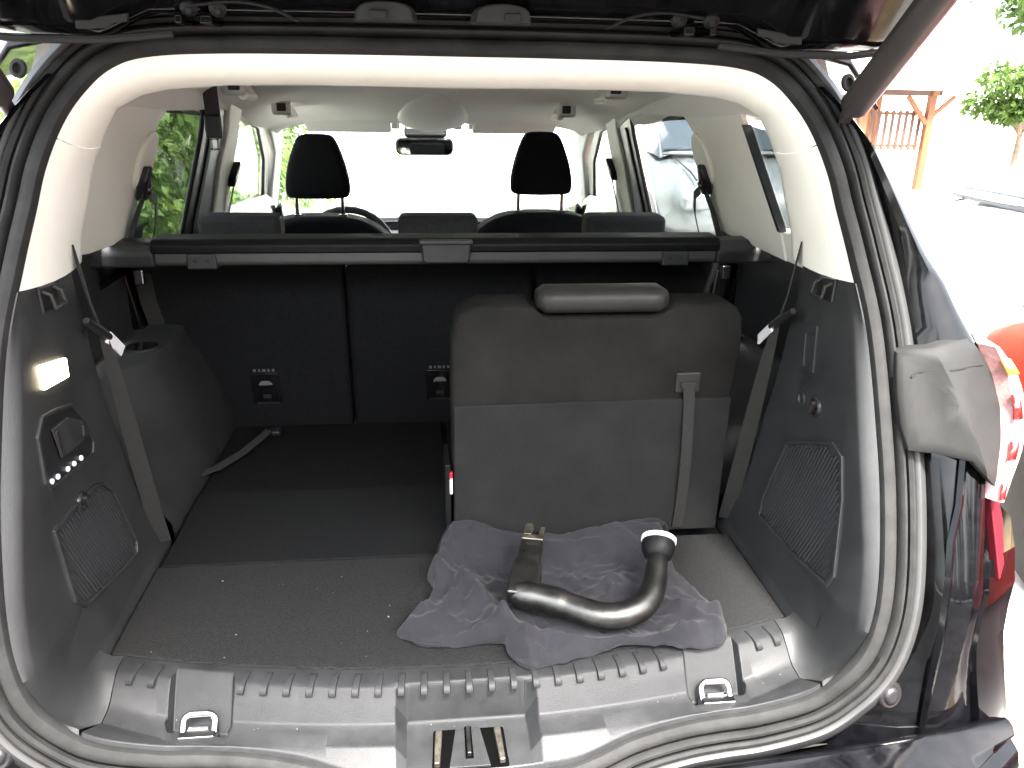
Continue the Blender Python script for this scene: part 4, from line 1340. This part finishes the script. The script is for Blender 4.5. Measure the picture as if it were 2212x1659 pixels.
ridges = [((.004, 1.19), (.066, 1.080), .046, .032, .020), ((.066, 1.080), (.092, 1.02), .032, .034, .024), ((.092, 1.02), (.095, .995), .026, .016, .03),
          ((-.033, 1.23), (-.012, 1.305), .028, .020, .03), ((-.040, 1.23), (-.085, 1.075), .018, .014, .022), ((-.015, 1.15), (-.06, 1.08), .022, .010, .018),
          ((.13, 1.028), (.245, 1.022), .020, .014, .016), ((.245, 1.022), (.34, 1.012), .022, .028, .016), ((.335, 1.02), (.42, 1.05), .026, .020, .02),
          ((.36, 1.10), (.425, 1.09), .020, .024, .018), ((.23, 1.16), (.30, 1.20), .012, .008, .018), ((.20, 1.20), (.285, 1.17), .010, .012, .014), ((.30, 1.30), (.385, 1.25), .018, .012, .03),
          ((.05, 1.30), (.12, 1.22), .016, .006, .025), ((.16, 1.28), (.26, 1.29), .014, .010, .03), ((.0, 1.055), (.05, 1.075), .016, .012, .012), ((.20, 1.13), (.29, 1.155), .010, .012, .010), ((.22, 1.10), (.27, 1.16), .007, .010, .009), ((.14, 1.21), (.10, 1.29), .010, .006, .012), ((.40, 1.05), (.34, 1.13), .014, .012, .012), ((.16, 1.012), (.20, 1.04), .012, .008, .010), ((.03, 1.17), (.07, 1.20), .010, .008, .010), ((-.02, 1.10), (.03, 1.06), .012, .014, .01)]
def cloth_h(x, y):
    d = min(segd((x, y), poly[i], poly[(i + 1) % len(poly)])[0] for i in range(len(poly)))
    h = .006
    for a, b, h0, h1, w in ridges:
        dd, t = segd((x, y), a, b)
        dd = max(0.0, dd + .006 * noise.noise(Vector((x * 40, y * 40, 1))))
        h += lerp(h0, h1, t) * math.exp(-(dd / w) ** 1.1 * 1.25)
    h += .006 * noise.noise(Vector((x * 14, y * 14, 5))) + .005 * (1 - abs(noise.noise(Vector((x * 17 + y * 9, y * 20 - x * 6, 2)))) * 3) * .6
    h += .0036 * (1 - abs(noise.noise(Vector((x * 60 + 3 * noise.noise(Vector((x * 12, y * 12, 0))), y * 38, 4)))) * 3)
    # the back leans up against the seat
    h += .045 * max(0, (y - 1.24) / .10) ** 1.3
    # pressed flat beneath the bar
    for a, b in (((.085, 1.11), (.21, 1.05)), ((.21, 1.05), (.27, 1.055)), ((.27, 1.055), (.32, 1.11)), ((.09, 1.11), (.125, 1.25))):
        dd, t = segd((x, y), a, b)
        h = lerp(h, min(h, .014), math.exp(-(dd / .026) ** 2))
    edge = min(1, d / .011)
    return .7015 + h * math.sqrt(1 - (1 - edge) ** 2) , d
cen = Vector((.165, 1.165))
outl = cr([(p[0], p[1], 0) for p in poly] + [(poly[0][0], poly[0][1], 0)], 9)[:-1]
vs, fs = [], []
NA, NR = len(outl), 64
for i, p in enumerate(outl):
    for k in range(NR + 1):
        t = 1 - (1 - k / NR) ** 1.25
        x, y = lerp(cen.x, p.x, t), lerp(cen.y, p.y, t)
        x += .0022 * noise.noise(Vector((p.x * 55, p.y * 55, 9))) * t
        y += .0022 * noise.noise(Vector((p.x * 55, p.y * 55, 19))) * t
        h, d = cloth_h(x, y)
        if k == NR:
            lift = .014 * max(0.0, .35 + noise.noise(Vector((p.x * 14, p.y * 14, 33)))) if y < 1.07 else 0.0
            h = .7012 + lift + .045 * max(0, (y - 1.24) / .10) ** 1.3
        vs.append(Vector((x, y, h)))
for i in range(NA):
    for k in range(NR):
        a, b = i * (NR + 1) + k, ((i + 1) % NA) * (NR + 1) + k
        fs.append((a, a + 1, b + 1, b))
cl = mk('cloth_bag', vs, fs, 'cloth', None, sharp=None)
cl.modifiers.new('solid', 'SOLIDIFY').thickness = .003
cl.modifiers['solid'].offset = 1
sm = cl.modifiers.new('smooth', 'SMOOTH')
sm.iterations = 2
tag(cl, 'crumpled grey violet cloth bag spread on the load floor under the tow bar', 'cloth bag')

TB_ = thing('tow_bar', 'removable steel tow bar neck with black ball cap lying on the cloth bag', 'tow bar', (.2, 1.1, .72))
path = cr([(.082, 1.112, .752), (.135, 1.092, .750), (.165, 1.077, .748), (.209, 1.051, .745), (.245, 1.046, .745), (.280, 1.058, .748), (.306, 1.085, .755), (.322, 1.118, .766), (.333, 1.150, .776)], 6)
rad = [.0235 if i < 12 else .0215 for i in range(len(path))]
rad[0] = .016
rad[1] = .022
rad[12] = .0215
rad = [r_ if i < 34 else .0215 - .0012 * (i - 34) / 4 for i, r_ in enumerate(rad)]
G().tube(path, rad, 24).mk('bar_neck', 'metal', TB_, sharp=50)
# flat arm rising towards the seat
e0, e1 = Vector((.100, 1.106, .756)), Vector((.139, 1.256, .783))
ax = (e1 - e0).normalized()
sd = Vector((1, -.18, 0)).normalized()
sd = (sd - ax * sd.dot(ax)).normalized()
nn = sd.cross(ax).normalized()
if nn.z < 0:
    nn = -nn
def arm(t, w, h, u=0):
    c = e0.lerp(e1, t) + sd * u
    return [c + sd * w + nn * h, c - sd * w + nn * h, c - sd * w - nn * h, c + sd * w - nn * h]
G().grid([arm(-.10, .026, .014), arm(.12, .026, .018), arm(.30, .024, .018), arm(.42, .0200, .017), arm(.72, .0190, .016)], closed_v=True, caps=True).mk('bar_arm', 'metal', TB_, bevel=.004, bseg=3)
# forked tip with notch and locking slot
G().grid([arm(.715, .0195, .0165), arm(.80, .0195, .0165)], closed_v=True, caps=True).mk('tip_collar', 'steel_raw', TB_, bevel=.003)
G().grid([arm(.795, .0075, .016, -.0105), arm(1.0, .0070, .014, -.0100)], closed_v=True, caps=True).mk('fork_prong', 'steel_raw', TB_, bevel=.003)
G().grid([arm(.795, .0045, .013, .0130), arm(.97, .0050, .013, .0140)], closed_v=True, caps=True).mk('fork_prong', 'steel_raw', TB_, bevel=.003)
G().grid([arm(.79, .006, .006, .003), arm(.93, .006, .006, .003)], closed_v=True, caps=True).mk('fork_web', 'metal', TB_, bevel=.002)
slot = []
for a, b in rrect(.020, .008, .0039, 4):
    c = e0.lerp(e1, .645) + sd * a + ax * b + nn * .0150
    slot.append(c)
G().prism(slot, [p + nn * .0022 for p in slot]).mk('lock_slot', 'plastic_dk', TB_)
# ball with its black cap and white ring
bc = Vector((.343, 1.182, .786))
bd = (path[-1] - path[-4]).normalized()
bd = (bd + Vector((0, 0, .35))).normalized()
G().lathe(bc - bd * .018, bd, [(-.012, .016), (-.006, .0225), (.004, .0275), (.016, .0292), (.022, .028), (.0225, .025)], 32).mk('ball_cap', 'cap', TB_, sharp=50)
G().lathe(bc + bd * .0045, bd, [(0, .0285), (.001, .0305), (.0075, .0300), (.0080, .0240), (.0060, .0238)], 32).mk('white_ring', 'white', TB_, sharp=50)
G().lathe(bc + bd * .008, bd, [(0, .024), (.006, .0238), (.011, .0195), (.014, .011)], 32).mk('cap_top', 'cap', TB_, sharp=50)

# crumbs and lint on the carpet
g = G()
for k in range(15):
    x, y = random.uniform(-.52, .5), random.uniform(1.03, 1.31)
    if x > -.10 and y > .99 and random.random() < .85:
        x = random.uniform(-.5, -.1)
    if pin((x, y)) or y < cedge(x) + .01:
        continue
    r = random.choice([.0006, .0008, .001, .0014, .0018])
    h = random.uniform(0, 6.28)
    pts = [Vector((x + r * random.uniform(.5, 1.2) * math.cos(h + a), y + r * random.uniform(.5, 1.2) * math.sin(h + a), .7022)) for a in (0, 1.5, 3.1, 4.6)]
    g.prism(pts, [p + Vector((0, 0, r * .8)) for p in pts])
for k in range(14):
    x = random.uniform(-.5, .5)
    y = lerp(l2(x) - .03, l2(x) - .01, random.random())
    r = random.choice([.0006, .0009])
    g.box((x, y, .6685), (r, r, r))
o = g.mk('crumbs', 'lint')
o['kind'] = 'stuff'
tag(o, 'pale crumbs and lint scattered over the load floor', 'crumbs')

# ------------------------------------------------------------------ surroundings
def leaf_cloud(name, m, parent, centre_fn, n, size, droop=0.0, seed=1):
    rnd = random.Random(seed)
    vs, fs = [], []
    for k in range(n):
        c, outv = centre_fn(rnd)
        a = Vector((rnd.gauss(0, 1), rnd.gauss(0, 1), rnd.gauss(0, .7))).normalized()
        a = (a + outv * .9 + Vector((0, 0, -droop))).normalized()
        b = a.cross(Vector((rnd.gauss(0, 1), rnd.gauss(0, 1), rnd.gauss(0, 1)))).normalized()
        s = size * rnd.uniform(.6, 1.4)
        w = s * .45
        i = len(vs)
        vs += [c - a * s * .5, c + b * w * .5, c + a * s * .5 + Vector((0, 0, -.1 * s)), c - b * w * .5]
        fs.append((i, i + 1, i + 2, i + 3))
    return mk(name, vs, fs, m, parent, sharp=None, weld=False)

def conifer(x, y, h, r, label, seed):
    t = thing('conifer_tree', label, 'conifer', (x, y, 0), 'conifers along the left of the car')
    G().tube([(x, y, 0), (x + .02, y, h * .5), (x, y, h * .95)], [.07, .045, .01], 8).mk('trunk', 'bark', t)
    def fn(rnd):
        u = rnd.random() ** .7
        z = .1 + (h - .1) * (1 - u) if rnd.random() < .5 else rnd.uniform(.1, h)
        rr = r * (1 - (z / h) ** 1.6) + .03
        ang = rnd.uniform(0, 2 * math.pi)
        lob = 1 + .28 * math.sin(ang * 5 + z * 4 + seed) + .2 * math.sin(z * 11 + ang * 2)
        q = rr * lob * (rnd.random() ** .35)
        return Vector((x + q * math.cos(ang), y + q * math.sin(ang), z)), Vector((math.cos(ang), math.sin(ang), -.2))
    leaf_cloud('crown', 'conifer', t, fn, 5200, .085, .35, seed)
cl_ = ['tall feathery conifer nearest the left rear window', 'feathery conifer second along the left row', 'bushy conifer third along the left row', 'slim conifer fourth along the left row', 'full conifer near the left front window', 'last conifer of the left row before the house']
for k, (x, y, h, r_) in enumerate([(-2.10, 5.6, 2.5, .60), (-2.15, 6.8, 2.9, .66), (-2.25, 7.9, 2.6, .66), (-2.15, 9.0, 3.0, .68), (-2.05, 10.2, 2.8, .70), (-2.10, 11.5, 2.9, .72)]):
    conifer(x, y, h, r_, cl_[k], 11 + k)

def bush(x, y, z, rx, rz, n, name, label, cat, seed, trunk=True, size=.10):
    t = thing(name, label, cat, (x, y, 0))
    rnd0 = random.Random(seed)
    lumps = [(Vector((x, y, z)), 1.0)]
    for k in range(12):
        a, b = rnd0.uniform(0, 6.28), rnd0.uniform(-.8, .9)
        lumps.append((Vector((x + rx * .75 * math.cos(a) * math.cos(b), y + rx * .75 * math.sin(a) * math.cos(b), z + rz * .75 * math.sin(b))), rnd0.uniform(.3, .55)))
    G().tube([(x, y, 0), (x + .03, y + .02, z * .6), (x, y, z)], [.06, .045, .025], 8).mk('trunk', 'bark', t)
    g = G()
    for c, s_ in lumps[1:]:
        g.tube([(x, y, z * .6), (Vector((x, y, z * .75)) + c) / 2, c], [.03, .02, .008], 5)
    g.mk('limb', 'bark', t)
    def fn(rnd):
        c, s_ = rnd.choice(lumps)
        d = Vector((rnd.gauss(0, 1), rnd.gauss(0, 1), rnd.gauss(0, 1))).normalized()
        q = rnd.random() ** .45
        return c + Vector((d.x * rx * s_ * q, d.y * rx * s_ * q, d.z * rz * s_ * q)), d
    leaf_cloud('crown', 'leaf', t, fn, n, size, .2, seed)
bush(9.95, 13.2, 1.55, .95, .55, 5200, 'garden_shrub', 'rounded light green shrub standing right of the wooden shelter', 'shrub', 5, size=.12)
bush(7.6, 9.3, 3.05, 1.55, .95, 9000, 'broadleaf_tree', 'light green tree whose low branches hang at the top right', 'tree', 8, size=.12)

for k, x in enumerate((-8.5, -4.6, -.8, 3.2, 7.0, 10.8, 14.8)):
    bush(x, -10.5 - (k % 2), 2.7, 2.7, 2.6, 4600, 'street_tree', ('spreading tree across the road, far left', 'spreading tree across the road, second from the left', 'spreading tree across the road behind the middle of the car', 'spreading tree across the road just right of the car', 'spreading tree across the road, third from the right', 'spreading tree across the road, second from the right', 'spreading tree across the road, far right')[k], 'tree', 40 + k, size=.42)

# wooden shelter
HUT = thing('wooden_shelter', 'small orange wooden shelter with slatted side and corner post', 'shelter', (7.6, 13.2, 0))
def hb(name, c, s, m, rot=None, bev=.006):
    return G().box(c, s, rot).mk(name, m, HUT, bevel=bev)
hb('post', (8.16, 13.0, .80), (.11, .11, 1.52), 'wood')
hb('post', (7.05, 13.0, .80), (.09, .09, 1.52), 'wood')
hb('post', (8.16, 14.6, .80), (.09, .09, 1.52), 'wood')
hb('post', (7.05, 14.6, .80), (.09, .09, 1.52), 'wood')
hb('beam', (7.55, 13.0, 1.56), (1.5, .10, .09), 'wood_dk')
hb('beam', (8.16, 13.8, 1.56), (.10, 1.8, .09), 'wood')
hb('brace', (8.36, 12.98, 1.36), (.06, .06, .46), 'wood', Matrix.Rotation(R(48), 3, 'Y'))
hb('brace', (7.92, 12.98, 1.30), (.07, .06, .56), 'wood', Matrix.Rotation(R(-42), 3, 'Y'))
hb('back_board', (7.6, 14.58, 1.15), (1.2, .03, .75), 'wood')
for k in range(9):
    hb('slat', (7.12 + k * .115, 13.06, .98), (.055, .02, .62), 'wood_dk', bev=.002)
hb('rail', (7.58, 13.08, 1.24), (1.02, .03, .05), 'wood')
hb('rail', (7.58, 13.08, .74), (1.02, .03, .05), 'wood')
G().prism([Vector((6.8, 12.7, 1.62)), Vector((8.6, 12.7, 1.62)), Vector((8.6, 14.9, 1.86)), Vector((6.8, 14.9, 1.86))], [Vector((6.8, 12.7, 1.66)), Vector((8.6, 12.7, 1.66)), Vector((8.6, 14.9, 1.90)), Vector((6.8, 14.9, 1.90))]).mk('shelter_roof', 'render', HUT)

# white house ahead of the car
HO = thing('white_house', 'white rendered house straight ahead beyond the windscreen', 'house', (-1, 15, 0))
G().box((-1.5, 18, 3), (15, 6, 6)).mk('wall', 'render', HO)
G().prism([Vector((-9.4, 14.6, 6)), Vector((-9.4, 21.4, 6)), Vector((-9.4, 18, 8.2))], [Vector((6.4, 14.6, 6)), Vector((6.4, 21.4, 6)), Vector((6.4, 18, 8.2))]).mk('roof', 'roof_tile', HO)
for zc in (4.2,):
    for xc in (-6.5, -3.5, -.5, 2.5, 5):
        w = G().box((xc, 14.99, zc), (1.1, .10, 1.3)).mk('window', 'render', HO, bevel=.01)
        G().box((xc, 14.945, zc), (.92, .03, 1.12)).mk('pane', 'win_dark', w)
G().box((-1.5, 14.9, .18), (15.02, .22, .36)).mk('plinth', 'asphalt', HO)
# row of small cellar windows faintly visible through the windscreen
for k in range(9):
    G().box((-1.0 + k * .27, 14.96, .92), (.14, .10, .16)).mk('window', 'plastic_gray', HO)
# white house on the right background
HR = thing('background_house', 'pale rendered house far behind the wooden shelter', 'house', (14, 26, 0))
G().box((15, 28, 2.6), (22, 8, 5.2)).mk('wall', 'render', HR)
G().prism([Vector((3.4, 23.6, 5.2)), Vector((3.4, 32.4, 5.2)), Vector((3.4, 28, 7.6))], [Vector((26.6, 23.6, 5.2)), Vector((26.6, 32.4, 5.2)), Vector((26.6, 28, 7.6))]).mk('roof', 'render', HR)
for xc in (9, 13, 17, 21):
    w = G().box((xc, 23.98, 3.6), (1.2, .10, 1.3)).mk('window', 'render', HR)
    G().box((xc, 23.94, 3.6), (1.0, .03, 1.1)).mk('pane', 'win_dark', w)
# glazed lean-to at left
GH = thing('glazed_lean_to', 'white glazed lean-to with dark slanting bars behind the left conifers', 'lean-to', (-4.6, 9.5, 0))
G().box((-4.6, 9.5, 1.3), (.12, 8, 2.6)).mk('wall', 'render', GH)
for k in range(7):
    G().box((-4.50, 6.6 + k * .8, 1.75), (.05, .07, 1.9), Matrix.Rotation(R(38), 3, 'X')).mk('glazing_bar', 'plastic_dk', GH)

def parked_car(name, label, loc, rot, paint, glass):
    """saloon, nose towards +y before rotation, built round its own base"""
    t = thing(name, label, 'car', loc)
    mw = Matrix.Translation(Vector(loc)) @ Matrix.Rotation(rot, 4, 'Z')
    def P(p):
        return mw @ Vector(p)
    prof = [(-2.2, .42, .55, .74), (-2.25, .62, .80, .80), (-2.18, .80, .96, .82), (-1.6, .22, 1.02, .86), (-.9, .20, .98, .88), (.9, .20, .96, .88), (1.3, .22, .94, .87), (1.9, .25, .84, .82), (2.2, .34, .74, .76), (2.3, .40, .58, .66)]
    rows = []
    for y, z0, z1, hw in prof:
        zm = (z0 + z1) / 2
        ring = [(hw * .9, z0), (hw, z0 + .08), (hw * 1.02, zm), (hw * .98, z1 - .06), (hw * .86, z1), (0, z1 + .02)]
        ring = ring + [(-a, b) for a, b in reversed(ring[:-1])]
        rows.append([P((a, y, b)) for a, b in ring])
    b = G().grid(rows, closed_v=True, caps=True).mk('body', paint, t, sharp=50, sub=1)
    rows = []
    for y, z, hw in ((-1.95, .98, .72), (-1.25, 1.34, .58), (-.7, 1.43, .56), (.1, 1.43, .56), (.55, 1.36, .57), (1.35, .96, .74)):
        rows.append([P((hw * 1.04 + (0 if z < 1.1 else .1), y, .95)), P((hw, y, z - .03)), P((hw * .85, y, z)), P((0, y, z + .015)), P((-hw * .85, y, z)), P((-hw, y, z - .03)), P((-hw * 1.04 - (0 if z < 1.1 else .1), y, .95))])
    G().grid(rows).mk('cabin', paint, t, sharp=50)
    for s in (1, -1):
        for pts in ([(-1.2, 1.0), (-1.0, 1.27), (-.25, 1.36), (-.25, .99)], [(-.17, .99), (-.17, 1.36), (.40, 1.30), (1.05, 1.0)]):
            a = [P((s * (interp([(.95, .715), (1.36, .578)], z) + .012), y, z)) for y, z in pts]
            bb = [P((s * (interp([(.95, .715), (1.36, .578)], z) + .022), y, z)) for y, z in pts]
            G().prism(a, bb).mk('side_window', glass, t)
        for y in (-1.35, 1.42):
            c = P((s * .80, y, .32))
            axv = (mw.to_3x3() @ Vector((s, 0, 0)))
            w = G().lathe(c, axv, [(-.12, .18), (-.12, .30), (-.10, .32), (.07, .32), (.09, .30), (.09, .2)], 28).mk('wheel', 'tyre', t, sharp=50)
            G().lathe(c, axv, [(.05, .20), (.088, .195), (.07, .14), (.085, .05), (.08, .001)], 28).mk('rim', 'chrome', w, sharp=50)
        for y in (-.35, .75):
            G().box(P((s * .885, y, .86)), (.03, .18, .03), Matrix.Rotation(rot, 3, 'Z')).mk('door_handle', 'chrome', t, bevel=.008)
        G().box(P((s * .66, -2.2, .78)), (.24, .10, .14), Matrix.Rotation(rot, 3, 'Z')).mk('tail_lamp', 'lens_red', t, bevel=.03)
        G().box(P((s * .62, 2.2, .62)), (.28, .16, .12), Matrix.Rotation(rot, 3, 'Z')).mk('headlight', 'lens_head', t, bevel=.03)
        G().box(P((s * .86, .95, 1.0)), (.18, .08, .12), Matrix.Rotation(rot, 3, 'Z')).mk('door_mirror', paint, t, bevel=.03)
    a = [P(p) for p in ((-.60, .62, 1.345), (.60, .62, 1.345), (.70, 1.30, 1.0), (-.70, 1.30, 1.0))]
    G().prism(a, [p + Vector((0, 0, .012)) for p in a]).mk('windscreen', glass, t)
    a = [P(p) for p in ((-.56, -1.32, 1.325), (.56, -1.32, 1.325), (.68, -1.85, 1.045), (-.68, -1.85, 1.045))]
    G().prism(a, [p + Vector((0, 0, .012)) for p in a]).mk('rear_window', glass, t)
    for xx in (.62, -.62):
        G().tube([P((xx * (1.06 if y < 1.3 else 1), y, z)) for y, z in ((1.02, .985), (1.3, .955), (1.6, .908), (1.9, .86), (2.12, .80))], .007, 6).mk('bonnet_gap', 'plastic_dk', t)
    G().tube([P((x, 1.36 + .05 * (1 - (x / .7) ** 2), .965)) for x in (-.72, -.4, 0, .4, .72)], .012, 6).mk('wiper_cowl', 'plastic_dk', t)
    # plate
    G().box(P((0, -2.27, .66)), (.46, .02, .11), Matrix.Rotation(rot, 3, 'Z')).mk('number_plate', 'white', t)
    return t
parked_car('silver_car', 'silver saloon parked crosswise with its bonnet behind the tail lamp', (4.5, 3.95, 0), R(90), M['silver'], M['win_dark'])
parked_car('grey_car', 'pale grey saloon seen through the right rear door window', (2.95, 9.1, 0), R(180), M['silver'], M['win_dark'])
parked_car('red_car', 'red saloon with only its front corner showing behind the tail lamp', (2.76, .55, 0), R(0), M['redpaint'], M['win_dark'])
